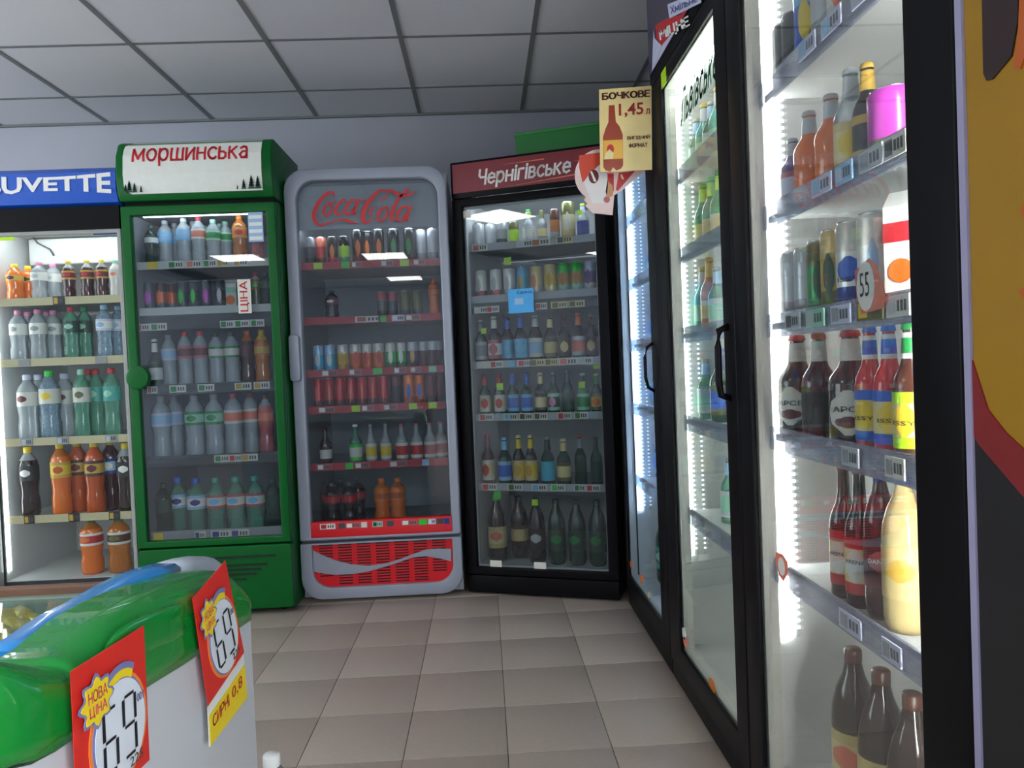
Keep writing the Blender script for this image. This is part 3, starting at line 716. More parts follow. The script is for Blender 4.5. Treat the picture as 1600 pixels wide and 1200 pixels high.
class Cooler:
    def __init__(s, name, label, origin, ang, W, D, title, backname='back row'):
        s.o = Vector(origin); s.a = ang; s.W = W; s.D = D; s.t = title
        s.ux = Vector((math.cos(ang), math.sin(ang), 0)); s.uy = Vector((-math.sin(ang), math.cos(ang), 0))
        s.root = empty(name, origin, ang); tag(s.root, label, 'refrigerator')

    def world(s, u, v, z): return s.o + s.ux * u + s.uy * v + Vector((0, 0, z))

    def loc(s, px, py, v):
        """where the line of sight meets the plane local y=v -> local (u, z)"""
        h = hit(px, py, s.o + s.uy * v, s.uy) - s.o
        return h.dot(s.ux), h.z

    def u(s, px, v, z):
        a, b = -.6, s.W + .6
        fa = pxof(s.world(a, v, z)) - px
        for _ in range(40):
            m = (a + b) / 2; fm = pxof(s.world(m, v, z)) - px
            if (fm > 0) == (fa > 0): a = m
            else: b = m
        return (a + b) / 2

    def shell(s, H, z0, z1, t, outer, liner, tback=.05, foot=None):
        """carcass with an open front: sides, top, bottom, back, each a part, and a liner"""
        W, D = s.W, s.D
        bx('side_panel', s.root, (0, t, .045, D, .02, H), outer); bx('side_panel', s.root, (W - t, W, .045, D, .02, H), outer)
        bx('back_panel', s.root, (t, W - t, D - tback, D, .02, H), outer)
        bx('top_panel', s.root, (t, W - t, .045, D - tback, z1, H), outer)
        bx('base', s.root, (t, W - t, .045, D - tback, .02, z0), foot or outer)
        bm = bmesh.new(); e = .004; y0 = .05
        box(bm, t, t + e, y0, D - tback, z0, z1); box(bm, W - t - e, W - t, y0, D - tback, z0, z1)
        box(bm, t + e, W - t - e, D - tback - e, D - tback, z0, z1)
        box(bm, t + e, W - t - e, y0, D - tback - e, z0, z0 + e); box(bm, t + e, W - t - e, y0, D - tback - e, z1 - e, z1)
        obj('liner', bm, liner, s.root)
        s.t_ = t; s.z0 = z0; s.zfloor = z0 + e
        for x in (.05, W - .09):
            for y in (.1, D - .12):
                bm = bmesh.new(); lathe(bm, [(0, 0), (.02, 0), (.02, .02), (0, .02)], 10, x=x + .02, y=y); obj('foot', bm, P('black'), s.root)

    def shelf(s, z, v0=.07, v1=None, railm=None, rh=.036, decm=None, rail=True, vr=None, gap=.006):
        v1 = v1 or s.D - .09; t = s.t_ + gap; vr = vr or v0
        bm = bmesh.new(); n = 14
        box(bm, t, s.W - t, v0, v0 + .012, z - .014, z); box(bm, t, s.W - t, v1 - .012, v1, z - .014, z)
        box(bm, t, s.W - t, v0, v1, z - .006, z)
        sh = obj('shelf', bm, decm or P('lgrey'), s.root)
        if rail:
            bm = bmesh.new(); box(bm, s.t_ + .006, s.W - s.t_ - .006, vr - .008, vr - .001, z - rh * .62, z + rh * .38)
            r = obj('price_rail', bm, railm or P('offw'), sh)
        return sh

    def row(s, shelfname, z, items, v=.115, back=False):
        if not hasattr(s, 'put_'): s.put_ = {}
        done = s.put_.setdefault(round(z, 3), [])
        its = items.split(); order = list(range(len(its)))
        if s.a < -1: order.reverse()
        for n in order:
            px, key = its[n].split(':'); p = float(px); st = STY[key]; r = st['r']
            vv = v + (r - .03) + (.02 if st['k'] == 'carton' and s.a < -1 else 0); lo = s.t_ + .012 + r * (1.5 if st['k'] == 'carton' else 1)
            while True:
                u = max(lo, min(s.W - lo, s.u(p, vv, z + st['h'] * .45)))
                if all(math.hypot(u - a, vv - b) > r + c + .0015 for a, b, c in done) or vv > s.D - .13: break
                vv += .003
            done.append((u, vv, r))
            w_ = s.world(u, vv, z + .0006)
            lab = '%s, %s from left%s, %s, %s' % (st['desc'], ORD[n], ' at back' if back else '', shelfname, s.t)
            for a_, b_ in ((' standing further back', ''), (' and ', ', '), ('small ', ''), ('large ', ''), ('big ', ''), ('clear ', ''), ('water ', 'water ')):
                if len(lab.split()) > 16: lab = lab.replace(a_, b_, 1)
            if len(lab.split()) > 16: print('LONG', lab)
            put(key, w_, s.a + (.8 if s.a < -1 else 0) + random.uniform(-.2, .2), lab, 'drinks on the %s of the %s' % (shelfname, s.t))


def tags_on(c, sh, z, spec, v=.061, rh=.03, h=.034, dz=0.0):
    """price tags on a rail: 'px:width_px:colour[:emblem]'"""
    for it in spec.split():
        f = it.split(':'); px = float(f[0]); wpx = float(f[1])
        u0 = c.u(px - wpx / 2, v, z); u1 = c.u(px + wpx / 2, v, z)
        bm = bmesh.new(); zc = z - .004 + dz
        box(bm, u0, u1, v - .003, v, zc - h / 2, zc + h / 2, 0)
        if len(f) > 3:
            box(bm, u0 + (u1 - u0) * .08, u0 + (u1 - u0) * .42, v - .0036, v - .0025, zc - h * .36, zc + h * .36, 1)
            for k in range(3):
                a = .5 + .15 * k
                box(bm, u0 + (u1 - u0) * a, u0 + (u1 - u0) * (a + .09), v - .0036, v - .0025, zc - h * .25, zc + h * .25, 2)
        o = obj('price_tag', bm, [P(f[2]), P(f[3] if len(f) > 3 else f[2]), P('dgrey')], sh)


GREEN = mat('green_enamel', (0, 90, 34), .4, spec=.25, noise=.05, scale=4)
DGREEN = mat('dark_green_enamel', (8, 96, 44), .4, noise=.05)
BLACK = mat('black_enamel', (7, 7, 11), .45, spec=.14, noise=.1, scale=8)
SILV = mat('silver_plastic', (156, 163, 178), .35, metal=.15, noise=.04)
LINER = mat('white_liner', (206, 208, 208), .45, noise=.04, scale=5)
GLINER = mat('grey_liner', (150, 154, 160), .5, noise=.05, scale=5)
SIGNRED = mat('maroon_sign', (120, 22, 36), .3, coat=.3)
COKERED = mat('bright_red', (214, 20, 34), .4)
WHITEP = P('white')
CLEARRAIL = clear('clear_price_rail', (.88, .91, .95), .3, (190, 198, 220), 1.4, .1, .6)


def rect_ring(c, name, x0, x1, z0, z1, w, y0, y1, m, bevel=.003, wb=None, wt=None):
    wb = wb or w; wt = wt or w
    bm = bmesh.new(); ring(bm, [(x0, z0), (x1, z0), (x1, z1), (x0, z1)], [(x0 + w, z0 + wb), (x1 - w, z0 + wb), (x1 - w, z1 - wt), (x0 + w, z1 - wt)], y0, y1)
    return obj(name, bm, m, c.root, bevel)


# ================================================================== 1 cooler with blue sign
B = Cooler('drinks_cooler', 'white cooler with blue lettered sign, left end, beside the green cooler', (-2.275, 3.6, 0), 0, .645, .72, 'blue-sign cooler')
B.shell(2.085, .20, 1.84, .022, mat('dark_cabinet', (34, 36, 44), .4), LINER)
bm = bmesh.new(); prism(bm, [(.045, 1.915), (.0, 1.93), (-.02, 1.99), (-.017, 2.065), (.015, 2.09), (.045, 2.09)], 0, 0, B.W)
hd = obj('header_sign', bm, mat('blue_sign', (20, 84, 190), .3, coat=.4), B.root)
bx('header_band', B.root, (0, B.W, .0, .045, 1.81, 1.915), BLACK)
f0 = flat(-.02, .585, 1.975, 2.05, -.022)
x0, _ = B.loc(-19, 300, 0); x1, _ = B.loc(177, 290, 0)
lettering('BUVETTE', lambda a, b: (x0 + (x1 - x0) * a, -.0235 if b < .5 else -.021, 1.962 + .02 * math.sin(a * PI) + (.098 - .034 * math.sin(a * PI)) * b), WHITEP, hd, bold=.03)
rect_ring(B, 'door_frame', 0, B.W, .12, 1.81, .018, .005, .04, mat('pale_frame', (150, 154, 150), .4))
bx('door_glass', B.root, (.018, B.W - .018, .02, .024, .138, 1.79), GLASS)
bx('door_sticker', B.root, (B.u(-8, .017, 1.79), B.u(22, .017, 1.79), .015, .018, 1.775, 1.79), P('lime'), label='lime green strip sticker')
bx('door_sticker', B.root, (B.u(146, .017, 1.79), B.u(185, .017, 1.79), .015, .018, 1.786, 1.80), P('dblue'), label='dark blue strip sticker')
TUBEM = mat('cooler_tube', (255, 255, 255), .5, emit=((.93, .98, 1), 32.0))
bx('light_tube', B.root, (.06, B.W - .06, .075, .09, 1.815, 1.832), TUBEM)
bx('light_tube', B.root, (.027, .036, .058, .07, .25, 1.76), mat('cooler_side_tube', (255, 255, 255), .5, emit=((.93, .98, 1), 14)))
bm = bmesh.new(); box(bm, .06, B.W - .03, .3, .66, 1.70, 1.83); obj('evaporator_cover', bm, LINER, B.root, .01)
bm = bmesh.new()
pts = [B.loc(50, 366, .3), B.loc(60, 380, .3), B.loc(80, 390, .3), B.loc(86, 400, .3)]
tube(bm, [(p[0], .29, p[1]) for p in pts], .004, 6); obj('cable', bm, P('dgrey'), B.root)
yz = [468, 563, 687, 808]; nm = ['top shelf', 'second shelf', 'third shelf', 'fourth shelf']
rows = ['24:o1 45:o1 62:w1 84:w1 108:r1 137:r1 160:r1 181:m1', '30:w2 61:w2 85:w2 112:g2r 133:g2g 164:b2 186:b2',
        '45:w3 79:w3g 103:w3 129:w3l 152:t3 176:t3', '46:k4 96:o4 123:p4 149:p4 174:r4 198:k4']
WOODR = mat('pale_wood_rail', (196, 186, 150), .5)
for i, y in enumerate(yz):
    z = B.loc(100, y, .06)[1]; sh = B.shelf(z, railm=WOODR, decm=LINER)
    B.row(nm[i], z, rows[i])
    if i in (0, 3):
        tags_on(B, sh, z, ['92:18:black:gold', '', '', '46:16:black:gold 116:17:black:gold 179:17:black:gold'][i], h=.04)
    elif i == 1: tags_on(B, sh, z, '38:18:grey 158:18:grey', h=.03)
    else: tags_on(B, sh, z, '42:18:grey:lgrey 98:18:grey:lgrey 174:18:grey:lgrey', h=.034)
B.row('second shelf', B.loc(100, 563, .06)[1], '45:w2 76:w2', v=.22, back=True)
B.row('third shelf', B.loc(100, 687, .06)[1], '62:w3 140:t3', v=.24, back=True)
B.row('bottom deck', B.zfloor, '144:o5 187:p5')

# ================================================================== 2 green cooler
G = Cooler('drinks_cooler', 'green cooler with white sign and pine tree emblems on top', (-1.625, 3.6, 0), 0, .70, .74, 'green cooler')
G.shell(1.915, .33, 1.88, .03, GREEN, GLINER, foot=GREEN)
bm = bmesh.new()
prof = [(.5, 1.93), (.0, 1.93), (-.018, 1.96), (-.03, 2.04), (-.02, 2.13), (.01, 2.19), (.04, 2.205), (.5, 2.205)]
prism(bm, prof, 0, 0, G.W); hd = obj('header', bm, GREEN, G.root, .006)
bx('header_neck', G.root, (.01, G.W - .01, .03, .5, 1.912, 1.932), BLACK)


def hdr_y(z):
    q = [(1.93, 0), (1.96, -.018), (2.04, -.03), (2.13, -.02), (2.19, .01), (2.205, .04)]
    for (a, b), (c, d) in zip(q, q[1:]):
        if a <= z <= c: return b + (d - b) * (z - a) / (c - a) - .0035
    return .03


bm = bmesh.new(); zs = [1.957 + (2.197 - 1.957) * k / 14 for k in range(15)]; prev = None
for z in zs:
    e = .032
    d_ = min(z - 1.957, 2.197 - z); ins = e - math.sqrt(max(0, e * e - (e - min(d_, e)) ** 2))
    cur = (bm.verts.new((.035 + ins, hdr_y(z), z)), bm.verts.new((G.W - .045, hdr_y(z), z)))
    if prev: bm.faces.new((prev[0], prev[1], cur[1], cur[0]))
    prev = cur
sg = obj('sign_panel', bm, mat('white_sign', (226, 230, 222), .18, coat=.5), hd)
xa = G.u(206, -.02, 2.13); xb = G.u(388, -.02, 2.13)
script('моршинська', lambda a, b: (xa + (xb - xa) * a, hdr_y(2.078 + .09 * b) - .002, 2.078 + .09 * b), P('red', .3), sg, th=.13)
bm = bmesh.new()


def pine(bm, x, z, h, y):
    for k in range(4):
        w_ = h * (.28 - .05 * k); zz = z + h * .2 * k
        a = [bm.verts.new(p) for p in ((x - w_, y, zz), (x + w_, y, zz), (x, y, zz + h * .42))]; bm.faces.new(a)


for px, h in ((204, .055), (212, .045), (222, .03), (372, .02), (382, .045), (394, .062), (404, .058), (198, .04)):
    pine(bm, G.u(px, -.02, 1.98), 1.963, h, -.0315)
obj('pine_emblem', bm, P('dgreen'), sg)
rect_ring(G, 'door_frame', 0, G.W, .335, 1.908, .042, -.0, .042, GREEN, .005, wb=.03)
bx('door_glass', G.root, (.042, G.W - .042, .018, .022, .365, 1.866), DIMGLASS)
u_, z_ = G.loc(216, 590, -.02)
bm = bmesh.new(); prism(bm, [(u_ + .052 * math.cos(t * PI / 12), z_ + .055 * math.sin(t * PI / 12)) for t in range(24)], 1, -.035, .002); obj('door_knob', bm, GREEN, G.root, .008)
bm = bmesh.new(); prism(bm, rrect(0, G.W, .03, .327, .02), 1, -.002, .05); kp = obj('kick_panel', bm, GREEN, G.root, .004)
for k, (xa_, xb_, y_) in enumerate(((308, 431, 873), (315, 417, 886), (330, 408, 893), (345, 400, 900), (352, 385, 908))):
    a, b = G.loc(xa_, y_, -.003), G.loc(xb_, y_ - 5, -.003)
    bm = bmesh.new(); box(bm, a[0], b[0], -.0055, -.001, (a[1] + b[1]) / 2 - .004, (a[1] + b[1]) / 2 + .004, 0)
    box(bm, a[0], b[0], -.009, -.001, (a[1] + b[1]) / 2 - .006, (a[1] + b[1]) / 2 - .004, 1)
    obj('vent_slot', bm, [P('black'), GREEN], kp)
yz = [411, 483, 605, 717]; nm = ['top shelf', 'second shelf', 'third shelf', 'fourth shelf']
rows = ['237:d1 259:gb 288:gb 311:go 334:gg 353:gg 375:ga 402:gr', '234:cp 253:co 269:co 286:cg 304:cg 323:cp 344:cr 363:ct 384:cr 400:gx 416:g2x',
        '243:gt 265:g3 290:g3r 314:g3r 339:g3g 363:g3g 387:g3b 410:g3o', '243:g4 273:g4 305:g4g 336:g4g 366:g4p 392:g4p 416:g4r']
tg = ['238:16:yellow 275:26:offw:green 303:26:offw:salmon 328:22:offw:green 348:18:cream:gold 376:24:offw:gold', '',
      '238:16:offw:rose 278:26:offw:green 322:26:offw:green 380:26:offw:gold 409:25:offw:gold', '347:24:offw:green 368:20:offw:red 390:26:offw:gold']
GRAIL = mat('white_rail', (200, 202, 200), .5); DRAIL = clear('smoky_rail', (.6, .62, .64), .4, (120, 124, 128), 1.4, .1, .6)
for i, y in enumerate(yz):
    z = G.loc(310, y, .06)[1]; sh = G.shelf(z, railm=GRAIL if i < 2 else DRAIL, decm=P('grey'), rh=.036 if i < 2 else .05)
    G.row(nm[i], z, rows[i], v=.112)
    if tg[i]: tags_on(G, sh, z, tg[i])
    if i == 1:
        z2 = G.loc(310, 507, .06)[1]
        bx('hanging_rail', sh, (G.t_ + .006, G.W - G.t_ - .006, .062, .069, z2 - .02, z - .022), DRAIL)
        tags_on(G, sh, z2, '223:24:offw:rose 248:26:offw:green 355:22:offw:green 378:24:offw:green 402:22:offw:green')
G.row('top shelf', G.loc(310, 411, .06)[1], '274:gb 303:gb 321:gg 344:gg', v=.19, back=True)
G.row('bottom deck', G.zfloor, '237:g5d 280:g5b 308:g5b 339:g5t 370:g5t 400:g5t 428:g5d')
bz = G.loc(360, 832, .06)[1]
dk = bx('front_strip', G.root, (G.t_ + .01, G.W - G.t_ - .01, .058, .064, bz - .022, bz + .02), P('grey'))
tags_on(G, dk, bz, '248:15:yellow 313:17:offw:dblue 345:30:offw:dblue 375:30:offw:dblue', v=.057)
# red vertical sticker and blue-white list on the glass
ua, za = G.loc(373, 490, .015); ub, zb = G.loc(391, 436, .015)
st = bx('door_sticker', G.root, (ua, ub, .0145, .0165, za, zb), P('offw'), label='pale upright sticker with red letters')
script('ЦІНА', lambda a, b: (ua + (ub - ua) * (.15 + .7 * (1 - b)), .0135, za + (zb - za) * (.05 + .9 * a)), P('red'), st)
ua, za = G.loc(389, 378, .015); ub, zb = G.loc(410, 331, .015)
bm = bmesh.new(); box(bm, ua, ub, .0145, .0165, za, zb)
for k in range(4): box(bm, ua + .004, ub - .004, .0138, .015, za + .008 + k * (zb - za) * .24, za + .014 + k * (zb - za) * .24 + .01, 1)
st = obj('door_sticker', bm, [P('lblue'), WHITEP], G.root); st['label'] = 'pale blue list sticker in the top corner'

# ================================================================== 3 grey cooler with red script
C = Cooler('drinks_cooler', 'silver grey rounded cooler with red script and red grille', (-.915, 3.735, 0), 0, .775, .70, 'silver cooler')
C.shell(2.055, .335, 2.02, .045, SILV, GLINER)
# rounded outer cover
outer = rrect(0, C.W, .305, 2.085, (.004, .004, .10, .10)); inner = rrect(.058, C.W - .045, .325, 2.028, (.002, .002, .085, .085))
bm = bmesh.new(); ring(bm, outer, inner, -.012, .044); obj('door_frame', bm, SILV, C.root, .008)
bx('door_glass', C.root, (.05, C.W - .04, .016, .020, .40, 2.03 - .005), DIMGLASS)
outer = rrect(.056, C.W - .043, .32, .395, .002)
bm = bmesh.new(); prism(bm, outer, 1, -.014, .03); rp = obj('door_lower_panel', bm, COKERED, C.root, .003)
outer = rrect(0, C.W, .02, .292, (.10, .10, .004, .004)); inner = rrect(.055, C.W - .045, .075, .284, (.085, .085, .003, .003))
bm = bmesh.new(); ring(bm, outer, inner, -.012, .044); obj('kick_frame', bm, SILV, C.root, .006)
bm = bmesh.new(); prism(bm, rrect(.05, C.W - .04, .07, .29, (.085, .085, .003, .003)), 1, .012, .04); gp = obj('grille_panel', bm, COKERED, C.root)
bm = bmesh.new()
for cx in range(7):
    for r_ in range(15):
        x = .085 + cx * .091; z = .086 + r_ * .0135
        if (cx in (0, 6)) and r_ < 4 and (.0 if cx == 0 else 1) is not None and r_ < 3: continue
        box(bm, x, x + .066, .0095, .0125, z, z + .0055)
obj('grille_slots', bm, P('black'), gp)['kind'] = 'stuff'
bm = bmesh.new(); prev = None
UPW = [(489, 860), (505, 868), (525, 876), (550, 882), (575, 884), (600, 881), (622, 875), (645, 866), (665, 859), (685, 857), (705, 858)]
LOW = [(489, 893), (505, 896), (525, 898), (550, 897), (575, 893), (600, 886), (622, 879), (645, 871), (665, 869), (685, 872), (705, 877)]
for p_, q_ in zip(UPW, LOW):
    a, b = C.loc(*p_, .006), C.loc(*q_, .006)
    cur = [bm.verts.new(p) for p in ((a[0], .006, a[1]), (b[0], .006, b[1]), (a[0], .012, a[1]), (b[0], .012, b[1]))]
    if prev:
        bm.faces.new((prev[0], prev[1], cur[1], cur[0])); bm.faces.new((prev[0], cur[0], cur[2], prev[2])); bm.faces.new((prev[1], prev[3], cur[3], cur[1]))
    prev = cur
obj('wave_emblem', bm, SILV, gp)
# handle
a, b = C.loc(460, 523, -.02), C.loc(466, 596, -.02)
bm = bmesh.new(); prism(bm, rrect(a[0] - .025, a[0] + .025, b[1], a[1], .018), 1, -.045, -.01); obj('handle', bm, SILV, C.root, .006)
bx('inner_sign_panel', C.root, (.05, C.W - .05, .052, .06, C.loc(580, 356, .052)[1], 2.016), mat('pale_grey_panel', (176, 182, 192), .4))
# script lettering on the glass, traced as strokes
SCR = [[(415, 215, 12), (410, 172, 26), (350, 168, 38), (270, 230, 46), (200, 330, 50), (166, 440, 54), (180, 530, 42), (245, 572, 30), (340, 548, 22), (450, 515, 18), (540, 508, 30), (610, 528, 34), (660, 538, 22), (715, 552, 4)],
       [(395, 300, 22), (330, 310, 28), (285, 400, 36), (300, 455, 26), (350, 440, 24), (385, 370, 24), (390, 300, 20), (430, 268, 10)],
       [(565, 285, 16), (545, 255, 22), (490, 285, 30), (440, 370, 36), (440, 440, 30), (490, 440, 22), (545, 395, 10)],
       [(700, 265, 24), (640, 260, 26), (575, 340, 34), (560, 420, 30), (610, 430, 24), (680, 340, 20)],
       [(730, 250, 30), (690, 340, 36), (655, 430, 34), (700, 410, 8)], [(745, 262, 8), (780, 270, 22), (815, 262, 8)],
       [(985, 290, 8), (1040, 240, 16), (1075, 180, 14), (1050, 140, 18), (980, 148, 32), (900, 215, 44), (820, 330, 52), (775, 440, 56), (785, 525, 46), (845, 540, 26), (900, 480, 10)],
       [(1050, 140, 14), (1110, 138, 24), (1180, 170, 38), (1250, 205, 40), (1330, 200, 34), (1400, 170, 20), (1450, 150, 4)],
       [(930, 350, 18), (880, 380, 24), (860, 440, 22), (890, 460, 12)],
       [(1090, 350, 20), (1030, 360, 28), (970, 430, 38), (970, 510, 30), (1030, 510, 26), (1080, 430, 28), (1085, 350, 18)],
       [(1370, 120, 10), (1320, 140, 32), (1250, 210, 30), (1190, 300, 38), (1140, 420, 46), (1130, 510, 34), (1180, 500, 12)],
       [(1340, 345, 24), (1270, 345, 28), (1215, 420, 38), (1210, 500, 32), (1260, 510, 24), (1320, 420, 20)],
       [(1375, 330, 34), (1340, 420, 42), (1310, 515, 38), (1350, 500, 8)]]
bm = bmesh.new()
for s_ in SCR: ribbon(bm, s_)
for v in bm.verts:
    q = C.loc(470 + v.co.x / 8, 280 + v.co.y / 8, .0135); v.co = (q[0], .0135, q[1])
obj('script_lettering', bm, mat('script_red', (206, 40, 44), .4), C.root)
yz = [411, 497, 579, 636, 725]; nm = ['top shelf', 'second shelf', 'third shelf', 'fourth shelf', 'fifth shelf']
rows = ['485:c1g 502:c1r 520:c1f 538:c1l 559:c1t 575:c1t 592:c1t 615:c1n 640:c1n 658:c1s 677:c1s', '519:c2k 597:c2d 614:c2d 633:c2o 652:c2o 678:c2f',
        '498:c3c 516:c3c 536:c3y 556:c3o 574:c3o 592:c3o 611:c3g 627:c3g 645:c3p 661:c3w 676:c3w 689:c3w',
        '498:c4r 515:c4r 532:c4r 549:c4r 566:c4r 583:c4r 600:c4r 619:c4k 639:c4o 655:c4o 673:c4d 690:c4d',
        '509:c5k 556:c5g 580:c5y 603:c5y 628:c5r 651:c5r 672:c5p 694:c5p']
RAILR = mat('red_rail', (176, 34, 50), .4, noise=.1)
tg = ['497:13:lime 540:13:tgreen 557:16:rose:white 605:20:rose:white 632:14:lime 655:20:rose:offw', '575:40:offw:rose 597:12:tgreen 622:20:lav:white 645:24:rose:white',
      '515:26:rose:white 555:20:rose:white 590:14:tgreen 625:20:rose:white 650:18:rose:offw 676:12:mint', '510:26:rose:white 556:13:lime 575:20:rose:white 610:22:rose:white 645:12:lime 676:13:lime',
      '507:24:rose:white 546:12:tgreen 566:24:rose:white 622:28:rose:white 665:11:lblue']
for i, y in enumerate(yz):
    z = C.loc(585, y, .06)[1]; sh = C.shelf(z, railm=RAILR, decm=P('grey'))
    C.row(nm[i], z, rows[i], v=.108); tags_on(C, sh, z, tg[i], h=.03)
C.row('bottom deck', C.zfloor + .01, '520:c6k 546:c6k 597:c6o 622:c6o')
C.row('bottom deck', C.zfloor + .01, '505:c6k 533:c6k 560:c6k', v=.21, back=True)
bx('deck_block', C.root, (.06, C.W - .06, .06, .5, C.zfloor, C.zfloor + .01), P('grey'))
z = C.loc(600, 813, -.016)[1]
tags_on(C, rp, .378, '512:24:white:red 534:10:dgrey 552:24:rose:white 569:9:offw 590:16:mint:dgreen 610:10:dgrey 640:26:rose:white 661:13:tgreen 675:12:lav:white 688:10:dgrey 698:8:dblue', v=-.0145, h=.026)

# ================================================================== 4 black cooler in the corner
pL = Vector((-.118, 3.765, 0)); pR = Vector((.585, 3.503, 0)); WK = (pR - pL).length; angK = math.atan2(pR.y - pL.y, pR.x - pL.x)
K = Cooler('drinks_cooler', 'black cooler with maroon sign set at an angle in the corner', pL, angK, WK, .66, 'black cooler')
K.shell(2.09, .13, 1.935, .035, BLACK, LINER)
bx('header_box', K.root, (0, K.W, -.004, .045, 1.925, 2.10), BLACK, .004)
bm = bmesh.new(); prism(bm, rrect(.012, K.W - .012, 1.95, 2.088, .004), 1, -.008, -.003); hs = obj('header_sign', bm, SIGNRED, K.root)
pa = K.loc(748, 296, -.009); pb = K.loc(893, 276, -.009); pt = K.loc(893, 243, -.009); pq = K.loc(748, 262, -.009)
script('Чернігівське', lambda a, b: (pa[0] + (pb[0] - pa[0]) * a, -.0092, pa[1] + (pb[1] - pa[1]) * a + (pt[1] - pb[1]) * .98 * b), WHITEP, hs, shear=.15, th=.15)
bm = bmesh.new()
for (a1, b1, a2, b2) in ((780, 258, 850, 248), (790, 292, 900, 272), (893, 252, 925, 247)):
    q1 = K.loc(a1, b1, -.0092); q2 = K.loc(a2, b2, -.0092)
    vs = [bm.verts.new(p) for p in ((q1[0], -.0092, q1[1]), (q2[0], -.0092, q2[1] - .004), (q2[0], -.0092, q2[1] + .002))]; bm.faces.new(vs)
obj('flourish', bm, P('salmon'), hs)
rect_ring(K, 'door_frame', 0, K.W, .10, 1.922, .05, -.004, .042, BLACK, .004, wb=.035, wt=.035)
rect_ring(K, 'gasket', .046, K.W - .046, .132, 1.89, .012, .026, .05, P('lgrey'), 0)
bx('door_glass', K.root, (.05, K.W - .05, .014, .018, .135, 1.887), clear('corner_door_glass', (.88, .92, .93), .03, (120, 135, 150), 1.5, .012, .9))
bx('kick_panel', K.root, (.002, K.W - .002, .0, .045, .012, .095), BLACK, .003)
u_, z_ = K.loc(727, 334, -.006)
bx('door_sticker', K.root, (u_ - .018, u_ + .02, .0125, .0138, z_ - .018, z_ + .018), P('offw'), label='small pale sticker in the top corner')
yz = [(800, 381), (800, 463), (800, 567), (800, 650), (800, 760)]
rows = ['748:k1w 766:k1w 784:k1n 803:k1l 826:k1b 847:k1o 867:k1a 888:k1c 911:k1u', '752:k2w 775:k2w 796:k2x 817:k2c 838:k2p 860:k2y 881:k2g 901:k2g 922:k2v',
        '752:k3l 773:k3w 793:k3b 814:k3b 837:k3p 860:k3c 882:k3d 904:k3o 925:k3d', '758:k4r 781:k4r 802:k4b 823:k4b 845:k4c 865:k4n 887:k4d 911:k4g 932:k4y',
        '763:k5r 789:k5b 811:k5y 830:k5y 856:k5t 881:k5c 907:k5x 932:k5g']
tg = ['750:24:offw:rose 820:26:offw:lav 845:30:offw:amber 882:26:cream:dgrey', '', '756:22:offw 776:20:offw:red 800:10:sky 820:22:offw:red 840:24:cream:olive 862:22:cream:olive 888:30:offw:salmon 915:22:offw:lgrey',
      '760:22:offw:red 798:22:offw:sky 822:22:offw:olive 845:22:offw:olive 882:22:offw:red 908:22:offw:green', '765:24:offw:red 805:24:offw:olive 843:24:offw:sky 872:22:offw:tgreen 906:18:offw:green 927:22:offw:red']
KR = mat('pale_grey_rail', (168, 174, 180), .4, noise=.06)
for i, (x, y) in enumerate(yz):
    z = K.loc(x, y, .06)[1]; sh = K.shelf(z, railm=KR, decm=P('lgrey'))
    K.row(nm[i], z, rows[i], v=.112)
    if tg[i]: tags_on(K, sh, z, tg[i])
    if i == 1:
        z2 = K.loc(800, 480, .06)[1]
        for (a, wd, c1, c2) in ((752, 22, 'offw', 'offw'), (770, 20, 'offw', 'red'), (846, 18, 'offw', 'red'), (874, 26, 'cream', 'olive'), (901, 26, 'cream', 'olive')):
            tags_on(K, sh, z2, '%d:%d:%s:%s' % (a, wd, c1, c2), h=.032)
        bx('hanging_rail', sh, (K.t_ + .01, K.W - K.t_ - .01, .0615, .066, z2 - .022, z - .023), DRAIL)
zq = K.zfloor
K.row('bottom deck', zq, '777:k6c 839:k6s 870:k6g 902:k6g 934:k6g', v=.12)
K.row('bottom deck', zq, '812:k6b', v=.22, back=True)
for (px, py, s_, c_) in ((756, 517, 9, 'lime'), (781, 604, 11, 'lime'), (909, 601, 10, 'lime'), (932, 571, 10, 'lime'), (836, 785, 10, 'lime'), (777, 773, 12, 'tgreen'), (826, 336, 8, 'lime'), (793, 408, 12, 'lime'), (906, 332, 8, 'lime')):
    u_, z_ = K.loc(px, py, .078); h = s_ * .00155
    bm = bmesh.new(); prism(bm, [(u_ - h, z_ - h), (u_ + h * .95, z_ - h * 1.05), (u_ + h * 1.05, z_ + h), (u_ - h, z_ + h * .9)], 1, .0765, .078)
    o = obj('hanging_price_marker', bm, P(c_), K.root)
u0, z0_ = K.loc(795, 490, .012); u1, z1_ = K.loc(833, 450, .012)
st = bx('door_notice', K.root, (u0, u1, .0115, .0135, z0_, z1_), mat('notice_blue', (70, 170, 235), .5), label='square sky blue notice with dark print')
script('Єдина', flat(u0 + .35 * (u1 - u0), u1 - .008, z0_ + .088, z0_ + .106, .0112), P('dblue'), st)
bx('print_block', st, (u0 + .25 * (u1 - u0), u0 + .6 * (u1 - u0), .0108, .0116, z0_ + .04, z0_ + .07), P('lblue'))
for (px, c1) in ((774, 'offw'), (843, 'offw')):
    u_ = K.u(px, -.0, .13)
    bx('door_sticker', K.root, (u_ - .03, u_ + .03, .0115, .0136, .137, .168), P(c1))

